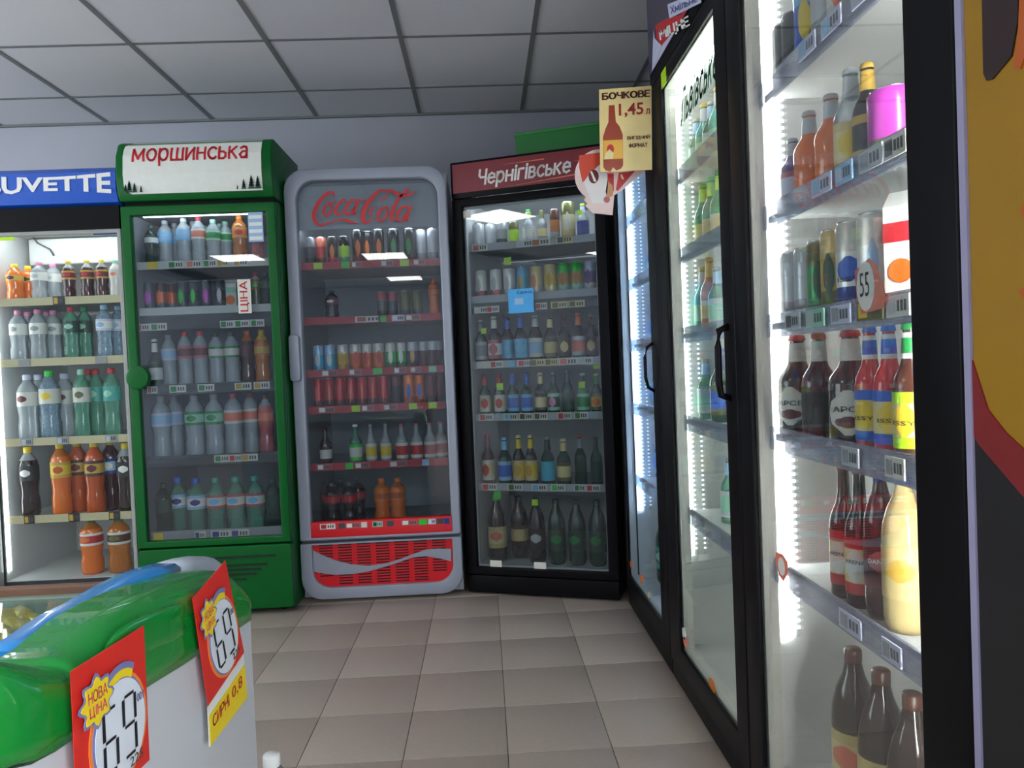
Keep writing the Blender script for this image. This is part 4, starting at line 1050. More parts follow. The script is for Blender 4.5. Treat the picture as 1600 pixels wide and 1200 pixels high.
# green board lying on the black cooler
pa = hit(805, 215, K.world(0, .16, 0), K.uy) - K.o; pb = hit(960, 203, K.world(0, .16, 0), K.uy) - K.o
ua = pa.dot(K.ux); ub = min(pb.dot(K.ux), K.W + .02)
r = empty('storage_box', K.world(ua, .16, 2.091), K.a); tag(r, 'long flat green box lying on top of the black cooler', 'box')
hb = 2.25 - 2.091
bm = bmesh.new(); box(bm, 0, ub - ua, 0, .3, 0, hb - .012); obj('body', bm, mat('green_card', (34, 116, 52), .6), r, .003)
bm = bmesh.new(); box(bm, -.004, ub - ua + .004, -.004, .304, hb - .014, hb); obj('lid', bm, mat('green_card_lid', (52, 136, 66), .6), r, .003)

for c_, st_, zt, v_ in ((G, 14, 1.866, .054), (C, 18, C.loc(580, 356, .052)[1] + .006, .068), (K, 45, 1.914, .056)):  # tubes added behind the headers to brighten coolers that are unlit
    bx('light_tube', c_.root, (.08, c_.W - .08, v_, v_ + .012, zt, zt + .01), mat('added_fill_tube_%d' % st_, (255, 255, 255), .5, emit=((.85, .93, 1), st_)))

# ================================================================== right-hand row
XF = .61
RL = mat('bright_liner', (226, 228, 226), .4, noise=.03, scale=5)


def right_unit(title, label, yfar, ynear, H, gfar, gnear, tube_col, strength, dots, tv):
    c = Cooler('glass_door_cooler', label, (XF, yfar, 0), -PI / 2, yfar - ynear, .72, title)
    c.shell(H, .13, 2.0, .05, BLACK, RL)
    ga, gb = yfar - gfar, yfar - gnear
    bm = bmesh.new(); ring(bm, [(0.001, .075), (c.W - .001, .075), (c.W - .001, 2.03), (.001, 2.03)], [(ga, .15), (gb, .15), (gb, 1.985), (ga, 1.985)], 0, .0115)
    obj('door_frame', bm, BLACK, c.root, .004)
    bx('door_glass', c.root, (ga - .005, gb + .005, .012, .016, .145, 1.99), GLASS)
    bm = bmesh.new(); ring(bm, [(ga - .02, .13), (gb + .02, .13), (gb + .02, 2.0), (ga - .02, 2.0)], [(ga + .0, .15), (gb - .0, .15), (gb - .0, 1.985), (ga + .0, 1.985)], .0165, .05)
    obj('gasket', bm, P('offw'), c.root)
    bx('kick_panel', c.root, (.002, c.W - .002, .006, .045, .012, .07), BLACK, .003)
    TMS = [mat('tube_far_' + title, (255, 255, 255), .5, emit=(tube_col, strength * .32)), mat('tube_near_' + title, (255, 255, 255), .5, emit=(tube_col, strength * 1.7))]
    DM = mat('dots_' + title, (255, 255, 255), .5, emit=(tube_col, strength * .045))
    for k, (x0, x1) in enumerate(((.054, .064), (c.W - .064, c.W - .054))):
        bx('light_tube', c.root, (x0, x1, tv - .010, tv + .010, .44, 1.96), TMS[k])
    for vv in dots:  # glowing dot rows imitate reflections of the tube in the door glass
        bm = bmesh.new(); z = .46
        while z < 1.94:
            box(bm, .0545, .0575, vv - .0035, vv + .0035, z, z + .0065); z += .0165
        obj('reflection_dots', bm, DM, c.root)['kind'] = 'stuff'
        bx('reflection_strip', c.root, (.0535, .0548, vv - .005, vv + .005, .44, 1.96), P('lgrey'))
    return c


T3 = 'near cooler'; T2 = 'middle cooler'; T1 = 'blue-lit cooler'
R3 = right_unit(T3, 'black framed glass door cooler with white light nearest the camera', 1.838, .962, 2.09, 1.748, 1.078, (1, 1, .98), E_TUBE, (.108,), .076)
R2 = right_unit(T2, 'black framed glass door cooler under a purple sign, middle of row', 2.640, 1.842, 2.03, 2.505, 1.931, (.92, 1, .95), E_TUBE * .45, (.088, .118), .063)
R1 = right_unit(T1, 'black framed glass door cooler lit blue, next to corner cooler', 3.46, 2.644, 2.08, 3.42, 2.768, (.42, .62, 1), E_TUBE * .5, (.084, .110), .062)
# horizontal tube at the top of the middle unit
bx('light_tube', R2.root, (.07, R2.W - .07, .052, .066, 1.94, 1.955), _m['tube_far_' + T2], label='level tube under the roof')
LAVR = clear('lavender_price_rail', (.9, .91, .97), .32, (205, 210, 232), 1.4, .08, .7)
zr = [1.70, 1.425, 1.18, .925, .62]
rowsN = ['1228:n1d 1243:n1d 1267:n1b 1290:n1g 1318:n1p 1345:n1g', '1240:n2s 1266:n2o 1300:n2o 1331:n2y 1357:n2k 1396:n2m',
         '1240:n3e 1262:n3e 1284:n3g 1307:n3y 1336:n3b 1371:n3w 1419:n3o', '1247:n4a 1281:n4l 1331:n4a 1361:n4r 1391:n4r 1424:n4g', '1320:n5b 1345:n5b 1378:n5p 1414:n5y']
nm = ['top shelf', 'second shelf', 'third shelf', 'fourth shelf', 'fifth shelf']
sv = {}
for i, z in enumerate(zr):
    sh = R3.shelf(z, v0=.06, vr=.05, gap=.03, railm=LAVR, decm=RL, rh=.052)
    v = .085 if i != 4 else .10
    R3.row(nm[i], z, rowsN[i], v=v)
    tags_on(R3, sh, z, ['1262:26:lav:lblue 1300:30:lav:lblue 1352:40:lav:lgrey', '1285:30:lav:lblue 1320:26:lblue:lav 1362:36:lgrey:grey 1400:34:offw:dgrey',
                        '1240:22:lgrey:dgrey 1275:28:mint:lgrey 1315:30:lav:grey 1361:40:olive:yellow 1405:36:offw:lgrey', '1330:26:lgrey:grey 1400:30:offw:grey',
                        '1330:34:lav:grey 1395:30:lav:grey'][i], v=.036, h=.034)
R3.row('bottom deck', R3.zfloor, '1337:n6c 1381:n6c 1430:n6c', v=.115)
rows2 = ['1078:f2p 1090:f2p 1102:f2t 1113:f2p 1124:f2t', '1100:f2g 1113:f2g 1126:f2g', '1086:f2p 1098:f2t 1110:f2o 1122:f2p', '1084:f2p 1104:f2p 1126:f2b', '1141:f2p']
for i, z in enumerate(zr):
    sh = R2.shelf(z + (.0, .02, .01, -.02, -.02)[i], v0=.06, vr=.05, gap=.03, railm=CLEARRAIL, decm=RL, rh=.05)
    if rows2[i]: R2.row(nm[i], z + (.0, .02, .01, -.02, -.02)[i], rows2[i], v=.13)
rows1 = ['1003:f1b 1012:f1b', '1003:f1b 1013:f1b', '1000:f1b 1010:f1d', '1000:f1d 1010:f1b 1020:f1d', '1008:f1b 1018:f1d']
for i, z in enumerate(zr):
    z += (.02, .02, .0, -.02, -.03)[i]
    sh = R1.shelf(z, v0=.06, vr=.05, gap=.03, railm=CLEARRAIL, decm=RL, rh=.05)
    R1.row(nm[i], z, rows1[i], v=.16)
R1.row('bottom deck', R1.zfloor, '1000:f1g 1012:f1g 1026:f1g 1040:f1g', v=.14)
# header on the middle unit
bm = bmesh.new(); box(bm, 0, R2.W, .0, .5, 2.032, 2.56); hd = obj('header_box', bm, BLACK, R2.root, .004)
bm = bmesh.new(); box(bm, .012, R2.W - .012, -.004, .001, 2.07, 2.545); sg = obj('sign_panel', bm, mat('purple_sign', (34, 22, 62), .3, coat=.3), hd)


def on_sign(pts, y):
    return [(lambda q: (max(.014, q[0]), y, max(2.072, q[1])))(R2.loc(a, b, -.005)) for a, b in pts]


def decal(parent, name, pts, m):
    bm = bmesh.new(); bm.faces.new([bm.verts.new(p) for p in pts]); return obj(name, bm, m, parent)


decal(sg, 'sign_shape', on_sign([(1021, 45), (1023, 60), (1034, 72), (1022, 132), (1019, 128)], -.0048), P('lav'))
decal(sg, 'sign_shape', on_sign([(1036, 68), (1058, 58), (1050, 70), (1034, 105), (1026, 128), (1022, 130)], -.0048), P('lav'))
decal(sg, 'sign_shape', on_sign([(1024, 40), (1040, 30), (1062, 24), (1078, 20), (1081, 30), (1074, 44), (1060, 58), (1034, 71), (1026, 60)], -.0052), P('red'))
q = [(max(.03, h_[0]), h_[1]) for h_ in (R2.loc(*p, -.0056) for p in ((1031, 66), (1079, 42), (1075, 24), (1029, 47)))]
script('МІЦНЕ', lambda a, b: (lambda l, r: (l[0] + (r[0] - l[0]) * a, -.0058, l[1] + (r[1] - l[1]) * a))(
    [q[0][k] + (q[3][k] - q[0][k]) * b for k in (0, 1)], [q[1][k] + (q[2][k] - q[1][k]) * b for k in (0, 1)]), WHITEP, sg, th=.2)
q2 = [R2.loc(*p, -.0056) for p in ((1046, 29), (1096, 4), (1094, -14), (1043, 7))]
decal(sg, 'name_plate', [(a[0], -.006, a[1]) for a in q2], P('lav'))
script('Хмільне', lambda a, b: (lambda l, r: (l[0] + (r[0] - l[0]) * (.08 + .84 * a), -.0066, l[1] + (r[1] - l[1]) * (.08 + .84 * a)))(
    [q2[0][k] + (q2[3][k] - q2[0][k]) * (.2 + .6 * b) for k in (0, 1)], [q2[1][k] + (q2[2][k] - q2[1][k]) * (.2 + .6 * b) for k in (0, 1)]), P('dblue'), sg, th=.14)
bm = bmesh.new(); box(bm, 0, R3.W, .0, .5, 2.092, 2.56); obj('header_box', bm, BLACK, R3.root, .004)
# stickers on the door glass
for c, lst in ((R1, ((986, 882, 5, 'orange'), (1003, 905, 6, 'orange'), (1014, 930, 4, 'pale'))), (R2, ((1069, 990, 6, 'offw'), (1071, 1003, 5, 'salmon'), (1113, 1072, 7, 'amber')))):
    for px, py, s_, col_ in lst:
        u_, z_ = c.loc(px, py, .011); r_ = s_ * .0032
        bm = bmesh.new(); prism(bm, [(u_ + 1.4 * r_ * math.cos(t * PI / 5), z_ + r_ * math.sin(t * PI / 5)) for t in range(10)], 1, .0095, .0118)
        obj('door_sticker', bm, P(col_), c.root)
u_, z_ = R2.loc(1035, 128, -.001)
bx('door_sticker', R2.root, (u_ - .01, u_ + .05, -.0025, -.0005, z_ - .02, z_ + .03), P('lime'))
# green script on the middle door
uA, zA = R2.loc(1062, 150, .011); uB, zB = R2.loc(1122, 80, .011)
script('Львівське', lambda a, b: (uA + (uB - uA) * a, .0105, 1.80 + .015 * a + .10 * b), mat('door_script', (70, 130, 96), .5), R2.root, shear=.4, name='script_lettering', th=.16, gap=.26)
u_, z_ = R3.loc(1222, 885, .011)
st_ = decal(R3.root, 'door_sticker', [(u_ + .035 * a, .0105, z_ + .03 * b) for a, b in ((-.9, .8), (.2, .95), (1, .6), (.9, -.2), (.2, -1), (-.5, -.8), (-1, .1))], P('salmon'))
decal(st_, 'sticker_centre', [(u_ + .02 * math.cos(t * PI / 5), .0098, z_ + .02 * math.sin(t * PI / 5)) for t in range(10)], P('offw'))
# price card hanging at the third shelf
z = zr[2]; ua = R3.u(1330, .02, z + .03); ub = R3.u(1380, .02, z + .03)
um = (ua + ub) / 2 - .01
st_ = decal(R3.root, 'hanging_price_card', [(um + .05 * a, .028, z + .035 + .05 * b) for a, b in ((-.9, .6), (-.5, .7), (.1, .9), (.6, .6), (1.1, -.5), (.9, -.8), (-.5, -.9), (-.8, -.3))], P('salmon'))
decal(st_, 'card_centre', [(um - .008 + .03 * math.cos(t * PI / 6), .0272, z + .035 + .042 * math.sin(t * PI / 6)) for t in range(12)], WHITEP)
lettering('55', flat(um - .026, um + .006, z + .018, z + .058, .0265), P('black'), st_, bold=.0)
# handles
bm = bmesh.new(); u_, zt = R2.loc(1152, 507, 0); _, zb = R2.loc(1158, 625, 0)
u_ = R2.W - .05
tube(bm, [(u_ + .0, .002, zt), (u_ - .004, -.022, zt - .01), (u_ - .004, -.026, zt - .05), (u_ - .004, -.026, zb + .04), (u_ - .004, -.022, zb + .01), (u_, .002, zb)], .009, 8)
obj('handle', bm, BLACK, R2.root)
bm = bmesh.new(); _, zt = R1.loc(1026, 535, 0); _, zb = R1.loc(1027, 612, 0); u_ = R1.W - .10
tube(bm, [(u_, .002, zt), (u_, -.022, zt - .015), (u_, -.03, zt - .05), (u_, -.03, zb + .05), (u_, -.022, zb + .015), (u_, .002, zb)], .006, 8)
obj('handle', bm, BLACK, R1.root)

# neighbouring machine with the yellow printed side
r = empty('display_cabinet', (XF, .955, 0), -PI / 2); tag(r, 'tall cabinet with yellow, red and black printed front at right edge', 'cabinet')
bx('body', r, (0, .70, .012, .72, .0, 2.2), BLACK)
bx('edge_trim', r, (-.0, .013, -.002, .012, .02, 2.2), mat('lavender_trim', (150, 148, 178), .4))
pm = mat('printed_yellow', (150, 112, 6), .4, noise=.08, scale=9)
bx('printed_panel', r, (.0135, .70, .002, .0118, .02, 2.2), pm)
pnl = r.children[-1]


def dl(pts): return [(.955 - h.y, .0, h.z) for h in (onX(a, b, XF) for a, b in pts)]


def slab2(parent, name, pts, y0, y1, m):
    bm = bmesh.new(); prism(bm, [(p[0], p[2]) for p in pts], 1, y0, y1); o = obj(name, bm, m, parent); return o


bmx = dl([(1517, 675), (1530, 696), (1556, 726), (1600, 778)])
ext = [(.70, 0, bmx[-1][2] - .12)]
zlow = .021
slab2(pnl, 'printed_black_field', [(.0137, 0, zlow), (.699, 0, zlow)] + [(.699, 0, .62), (.35, 0, .72)] + list(reversed(bmx)), .0008, .0025, P('black'))
up = dl([(1517, 558), (1530, 600), (1543, 640), (1570, 675), (1600, 703)])
slab2(pnl, 'printed_red_band', bmx + [(.35, 0, .725), (.6, 0, .64), (.6, 0, .74), (.35, 0, .86)] + list(reversed(up)), .0, .0022, mat('printed_red', (120, 20, 24), .45))
tb = dl([(1533, -60), (1536, 115), (1541, 126), (1550, 124), (1580, 88), (1590, 30), (1592, -60)])
slab2(pnl, 'printed_dark_shape', tb, .0, .0022, mat('printed_brown', (40, 20, 22), .4))
slab2(pnl, 'printed_orange_shape', dl([(1594, -40), (1608, -40), (1606, 70), (1594, 108), (1582, 106), (1590, 60)]), .0, .0022, mat('printed_orange', (176, 84, 24), .45))
slab2(pnl, 'printed_orange_shape', dl([(1594, 325), (1606, 312), (1606, 342), (1597, 338)]), .0, .0022, _m['printed_orange'])
slab2(pnl, 'printed_orange_shape', dl([(1590, 455), (1606, 446), (1606, 475)]), .0, .0022, _m['printed_orange'])

# ================================================================== promo cards
YP = 2.60
c1, c2, c3, c4 = [onY(a, b, YP) for a, b in ((938, 269), (1019, 265), (1018, 134), (936, 140))]


def pp(a, b): return (c1 + (c2 - c1) * a) * (1 - b) + (c4 + (c3 - c4) * a) * b


def ppy(a, b, y): q = pp(a, b); return (q.x, q.y - y, q.z)


def card(name, pts, y, th, m, parent=None):
    bm = bmesh.new(); A = [bm.verts.new((p[0], y, p[1])) for p in pts]; B_ = [bm.verts.new((p[0], y + th, p[1])) for p in pts]
    bm.faces.new(A); bm.faces.new(B_[::-1])
    for i in range(len(pts)): bm.faces.new((A[i], B_[i], B_[(i + 1) % len(pts)], A[(i + 1) % len(pts)]))
    return obj(name, bm, m, parent)


xz = lambda p: (p[0], p[2])
cd = card('poster', [xz(pp(*q)) for q in ((0, 0), (1, 0), (1, 1), (0, 1))], YP, .003, mat('cream_card', (232, 208, 146), .5, noise=.12, scale=14))
tag(cd, 'cream card with a beer bottle picture and 1,45 price, hanging by middle cooler', 'poster')


def pcard(name, pts, d, m): return card(name, [xz(pp(*q)) for q in pts], YP - d, d * .9, m, cd)


pcard('bottle_picture', [(.06, .06), (.10, .02), (.19, 0.0), (.25, .05), (.31, 0.01), (.40, .03), (.44, .07), (.44, .44), (.38, .54), (.31, .60), (.29, .80), (.18, .80), (.17, .60), (.11, .52), (.06, .42)], .0008, mat('picture_brown', (150, 50, 20), .4))
pcard('picture_label', [(.065, .15), (.435, .15), (.435, .38), (.065, .38)], .0014, mat('picture_gold', (226, 170, 60), .4))
pcard('picture_emblem', [(.20 + .07 * math.cos(t * PI / 5), .27 + .06 * math.sin(t * PI / 5)) for t in range(10)], .002, P('red'))
pcard('picture_foam', [(.08, .15), (.24, .15), (.26, .22), (.18, .27), (.10, .22)], .0026, P('cream'))
INK = mat('print_brown', (84, 34, 20), .5)
script('БОЧКОВЕ', lambda a, b: ppy(.05 + .92 * a, .865 + .09 * b, .0025), INK, cd, th=.2)
lettering('1,45', lambda a, b: ppy(.37 + .47 * a, .64 + .17 * b, .0025), mat('print_red', (150, 22, 30), .5), cd, bold=.02)
script('л', lambda a, b: ppy(.88 + .08 * a, .66 + .07 * b, .0025), _m['print_red'], cd, th=.14)
script('ВИГІДНИЙ', lambda a, b: ppy(.52 + .44 * a, .365 + .055 * b, .0025), INK, cd, th=.16)
script('ФОРМАТ', lambda a, b: ppy(.55 + .36 * a, .27 + .055 * b, .0025), INK, cd, th=.16)

YQ = 2.66


def qq(px, py): h = onY(px, py, YQ); return (h.x, h.z)


ol = []
for t in range(0, 15):
    a = math.radians(60 + t * 12.5)
    ol.append((938 + 40 * math.cos(a), 274 - 41 * math.sin(a)))
ol += [(912, 313), (918, 318), (914, 321), (926, 333), (957, 336), (960, 305), (974, 296), (1006, 268), (1000, 240), (958, 236)]
rc = card('promo_card', [qq(*p) for p in ol], YQ, .003, mat('pale_pink_card', (226, 200, 200), .5))
tag(rc, 'round pink card with beer glass picture hanging over black cooler corner', 'poster')


def qcard(name, pts, d, m): return card(name, [qq(*p) for p in pts], YQ - d, d * .9, m, rc)


qcard('picture_red', [(905, 243), (938, 238), (958, 240), (958, 252), (935, 262), (925, 275), (914, 282), (910, 285), (905, 262)], .0008, mat('card_red', (206, 66, 40), .5))
qcard('picture_red', [(946, 271), (959, 271), (959, 300), (953, 290)], .0008, P('red'))
qcard('picture_foam', [(936, 258), (948, 254), (950, 290), (946, 318), (925, 318), (912, 285), (918, 276)], .0012, mat('card_foam', (226, 222, 226), .5))
qcard('picture_emblem', [(927.5 + 8 * math.cos(t * PI / 6), 276 + 11 * math.sin(t * PI / 6)) for t in range(12)], .0018, P('dred'))
qcard('picture_stroke', [(922, 268), (925, 268), (932, 284), (928, 284)], .0024, WHITEP)
qcard('picture_mark', [(948 + 5 * math.cos(t * PI / 6), 312 + 5 * math.sin(t * PI / 6)) for t in range(12)], .0018, P('rose'))
qcard('picture_hand', [(949, 282), (957, 290), (958, 305), (950, 310), (946, 300)], .0012, mat('card_tan', (190, 140, 96), .5))
qcard('picture_red', [(967, 270), (992, 267), (965, 299), (962, 296)], .0008, mat('card_crimson', (190, 50, 60), .5))
qcard('picture_stroke', [(969, 273), (972, 272), (975, 281), (971, 279)], .0014, P('cream'))
pass

# ================================================================== chest freezer
XE = -.46
fz = empty('chest_freezer', (XE, 1.12, 0)); tag(fz, 'white chest freezer with green end cap and two red price cards', 'freezer')


def yz_(px, py): h = onX(px, py, XE); return (h.y - 1.12, h.z)


def yzX(px, py, X): h = onX(px, py, X); return (h.y - 1.12, h.z)


def smooth(pts, sub=3):
    Q = [pts[0]] + list(pts) + [pts[-1]]; out = []
    for i in range(1, len(Q) - 2):
        for k in range(sub):
            t = k / sub
            out.append(tuple(.5 * (2 * Q[i][c] + (Q[i + 1][c] - Q[i - 1][c]) * t + (2 * Q[i - 1][c] - 5 * Q[i][c] + 4 * Q[i + 1][c] - Q[i + 2][c]) * t * t + (3 * Q[i][c] - Q[i - 1][c] - 3 * Q[i + 1][c] + Q[i + 2][c]) * t ** 3) for c in (0, 1)))
    return out + [tuple(pts[-1])]


topr = [(-.43, .78), (-.426, .815), (-.405, .838), (-.37, .850)] + [yzX(a, b, XE - .095) for a, b in ((-20, 1046), (0, 1031), (29, 1013), (87, 967), (146, 935), (190, 918), (233, 905), (285, 893))] + \
       [yz_(*p) for p in ((390, 917), (394, 928), (397, 946))]
top = smooth(topr) + [yz_(397, 966)]
low = [yz_(*p) for p in ((297, 1032), (219, 1080), (150, 1130), (96, 1168), (58, 1188), (20, 1196))]
near = [(-.405, .735), (-.41, .80)]
GR2 = mat('freezer_green', (4, 132, 46), .26, coat=.45, noise=.04, scale=5)
lowp = [(-.43, .728)] + [yz_(*p) for p in ((20, 1196), (58, 1188), (96, 1168), (150, 1130), (219, 1080), (297, 1032), (397, 966))]
top = smooth(topr, 4)


def along(poly, t):
    d = [0]
    for a, b in zip(poly, poly[1:]): d.append(d[-1] + math.hypot(b[0] - a[0], b[1] - a[1]))
    x = t * d[-1]
    for i in range(len(poly) - 1):
        if x <= d[i + 1] + 1e-9:
            k = (x - d[i]) / (d[i + 1] - d[i] or 1); return tuple(poly[i][c] + (poly[i + 1][c] - poly[i][c]) * k for c in (0, 1))
    return poly[-1]


bm = bmesh.new(); cols = []; M_ = len(top) - 1
for i, p in enumerate(top):
    yb = p[0]; q = along(lowp, min(1, max(0, (yb - lowp[0][0]) / (lowp[-1][0] - lowp[0][0]))))
    # low point at the same y
    for a, b in zip(lowp, lowp[1:]):
        if a[0] <= yb <= b[0]: k = (yb - a[0]) / (b[0] - a[0]); q = (yb, a[1] + (b[1] - a[1]) * k)
    if yb > lowp[-1][0]: q = lowp[-1]
    if yb < lowp[0][0]: q = lowp[0]
    e_ = max(0, (-.34 - p[0]) / .095); f_ = max(0, (p[0] - .35) / .03); xo = -.05 * (1 - math.sqrt(max(0, 1 - min(1, e_) ** 2))) - .012 * min(1, f_) ** 2
    hgt = p[1] - q[1]; c = [(-.10, q[0], q[1]), (-.10, p[0], p[1])]
    rad = min(.06, hgt * .45)
    for k in range(7):
        t = k / 6 * PI / 2
        c.append((-.05 + .05 * math.sin(t) + xo, p[0], p[1] - rad * (1 - math.cos(t))))
    for k in (1, 2, 3):
        z = p[1] - rad - (hgt - rad) * k / 3
        c.append((xo, p[0] + (q[0] - p[0]) * k / 3, z))
    cols.append([bm.verts.new(v) for v in c])
for a, b in zip(cols, cols[1:]):
    n = len(a)
    for i in range(n):
        f = bm.faces.new((a[i], a[(i + 1) % n], b[(i + 1) % n], b[i])); f.smooth = 1 < i < n - 1
bm.faces.new(cols[0]); bm.faces.new(cols[-1][::-1])
top = top + [yz_(397, 966)]
low = [yz_(*p) for p in ((297, 1032), (219, 1080), (150, 1130), (96, 1168), (58, 1188), (20, 1196))]
ec = obj('end_cap', bm, GR2, fz)
# raised crease across the cap
cc = [yz_(*p) for p in smooth([(165, 1010), (185, 985), (225, 962), (265, 948), (288, 944), (286, 968), (288, 992), (240, 1014), (195, 1036), (170, 1036), (165, 1010)], 4)[:-1]]
ccy = sum(p[0] for p in cc) / len(cc); ccz = sum(p[1] for p in cc) / len(cc)
bm = bmesh.new(); pr_ = None; L0 = None
for (h_, s_) in ((-.001, 1), (.0015, .97), (.003, .9), (.0036, .8), (.0038, .5)):
    rr = [bm.verts.new((h_, ccy + (p[0] - ccy) * s_, ccz + (p[1] - ccz) * s_)) for p in cc]
    if pr_:
        for i in range(len(cc)): bm.faces.new((pr_[i], pr_[(i + 1) % len(cc)], rr[(i + 1) % len(cc)], rr[i])).smooth = True
    pr_ = rr
bm.faces.new(pr_).smooth = True
obj('cap_relief', bm, GR2, fz)
# body: white walls with an open tub
yN, yF = -.385, top[-1][0] - .004
WF = mat('freezer_white', (204, 206, 210), .35, noise=.03, scale=4)
side = [(yN, .05), (yF, .05), (yF, top[-1][1])] + [(a, b - .004) for a, b in low] + [(yN, .74)]
bm = bmesh.new(); prism(bm, side, 0, -.05, -.006); obj('end_panel', bm, WF, fz)
L_ = 1.35
bm = bmesh.new(); box(bm, -L_, -.05, yF - .05, yF, .05, .66); box(bm, -L_, -.05, yN, yN + .05, .05, .76); box(bm, -L_, -L_ + .05, yN + .05, yF - .05, .05, .68)
box(bm, -L_ + .05, -.05, yN + .05, yF - .05, .05, .42); obj('tub', bm, WF, fz)
for x in (-.12, -L_ + .08):
    for y in (yN + .06, yF - .06):
        bm = bmesh.new(); lathe(bm, [(0, 0), (.03, 0), (.03, .05), (0, .05)], 12, x=x, y=y); obj('foot', bm, P('black'), fz)
# blue rim behind the cap with the grey end
XB = XE - .15


def yzb(px, py, X=XB): h = onX(px, py, X); return (h.y - 1.12, h.z)


bl = [yzb(*p) for p in ((-30, 1018), (0, 998), (56, 961), (96, 942), (144, 915), (180, 897), (215, 886), (240, 880))]
gl_ = [yzb(*p) for p in ((240, 880), (265, 873), (290, 869), (305, 872), (316, 881))]


def rimstrip(pts, name, m):
    bm = bmesh.new(); prev = None
    for (y, z) in pts:
        cur = [bm.verts.new(p) for p in ((-.102, y, z - .06), (-.102, y, z - .010), (-.112, y, z - .002), (-.145, y, z), (-.155, y, z - .01), (-.155, y, z - .06))]
        if prev:
            for i in range(6):
                f = bm.faces.new((prev[i], prev[(i + 1) % 6], cur[(i + 1) % 6], cur[i])); f.smooth = True
        else: bm.faces.new(cur[::-1])
        prev = cur
    bm.faces.new(prev); return obj(name, bm, m, fz)


rimstrip(bl, 'blue_rim', mat('freezer_blue', (36, 140, 220), .25, coat=.5))
rimstrip(gl_, 'grey_rim', mat('rim_grey', (170, 178, 190), .35))
# glass lids sloping like the cap, frames and far rim
prf = [(p[0], p[1] - .004) for p in top[:-2] if -.34 < p[0] < .29][::2]
for k, (x0, x1, dz) in enumerate(((-.72, -.12, -.012), (-1.3, -.68, 0.0))):
    bm = bmesh.new(); pts = [(a, b + dz - .02) for a, b in prf]
    prism(bm, pts + [(a, b - .005) for a, b in reversed(pts)], 0, x0, x1); lid = obj('sliding_lid', bm, LIDGLASS, fz)
    bm = bmesh.new()
    bm.free()
    for xx in (x0, x1 - .02):
        bm = bmesh.new(); prism(bm, [(a, b + .004) for a, b in pts] + [(a, b - .009) for a, b in reversed(pts)], 0, xx, xx + .02)
        obj('lid_edge', bm, mat('lid_frame_grey', (150, 172, 160), .3), lid)
bm = bmesh.new(); box(bm, -L_, -.1, .325, .345, .60, .737); obj('far_rim', bm, mat('brown_rim', (116, 84, 66), .4), fz, .005)
bm = bmesh.new(); box(bm, -L_, -.1, .302, .324, .58, .722); obj('inner_rail', bm, mat('rail_green_grey', (130, 150, 138), .3), fz, .003)
# price cards: flat cards leaning on the cap
XT = .012


def quad(parent_name, corners, label=None):
    """corners TL TR BR BL in pixels -> mapper on the plane just outside the cap"""
    q = [yz_(*p) for p in corners]

    def f(a, b, d=0.0):
        t = [q[3][k] + (q[2][k] - q[3][k]) * a for k in (0, 1)]; u = [q[0][k] + (q[1][k] - q[0][k]) * a for k in (0, 1)]
        return (XT + d, t[0] + (u[0] - t[0]) * b, t[1] + (u[1] - t[1]) * b)
    return f


def tagcard(f, pts, d, m, name, parent):
    bm = bmesh.new(); A = [bm.verts.new(f(a, b, d)) for a, b in pts]; B_ = [bm.verts.new(f(a, b, d - .0006)) for a, b in pts]
    bm.faces.new(A); bm.faces.new(B_[::-1])
    for i in range(len(pts)): bm.faces.new((A[i], A[(i + 1) % len(pts)], B_[(i + 1) % len(pts)], B_[i]))
    return obj(name, bm, m, parent)


def oval(cx, cy_, rx, ry, n=28): return [(cx + rx * math.cos(2 * PI * t / n), cy_ + ry * math.sin(2 * PI * t / n)) for t in range(n)]


RED = mat('price_red', (214, 40, 30), .45); ORG = mat('price_orange', (240, 130, 50), .45); YEL = mat('price_yellow', (240, 210, 30), .45); LIL = mat('price_lilac', (120, 120, 170), .45)
DIG = {6: 'afgedc', 9: 'abcdfg', 2: 'abged', 5: 'afgcd'}
SEGS = dict(a=((.12, 1), (.92, 1)), b=((1, .97), (1, .54)), c=((1, .46), (1, .03)), d=((.08, 0), (.88, 0)), e=((0, .46), (0, .03)), f=((0, .97), (0, .54)), g=((.08, .5), (.92, .5)))


def digits(f, s_, x0, w_, y0, h_, gap, d, parent, tw=.02):
    for k, chd in enumerate(s_):
        bm = bmesh.new()
        for sg_ in DIG[int(chd)]:
            (a0, b0), (a1, b1) = SEGS[sg_]
            ax, ay, bx_, by = x0 + k * gap + a0 * w_, y0 + b0 * h_, x0 + k * gap + a1 * w_, y0 + b1 * h_
            hor = abs(by - ay) < 1e-6
            ox, oy = (0, tw * .55) if hor else (tw, 0)
            bm.faces.new([bm.verts.new(f(*p, d)) for p in ((ax - ox, ay - oy), (bx_ - ox, by - oy), (bx_ + ox, by + oy), (ax + ox, ay + oy))])
        obj('digit', bm, P('ink'), parent)


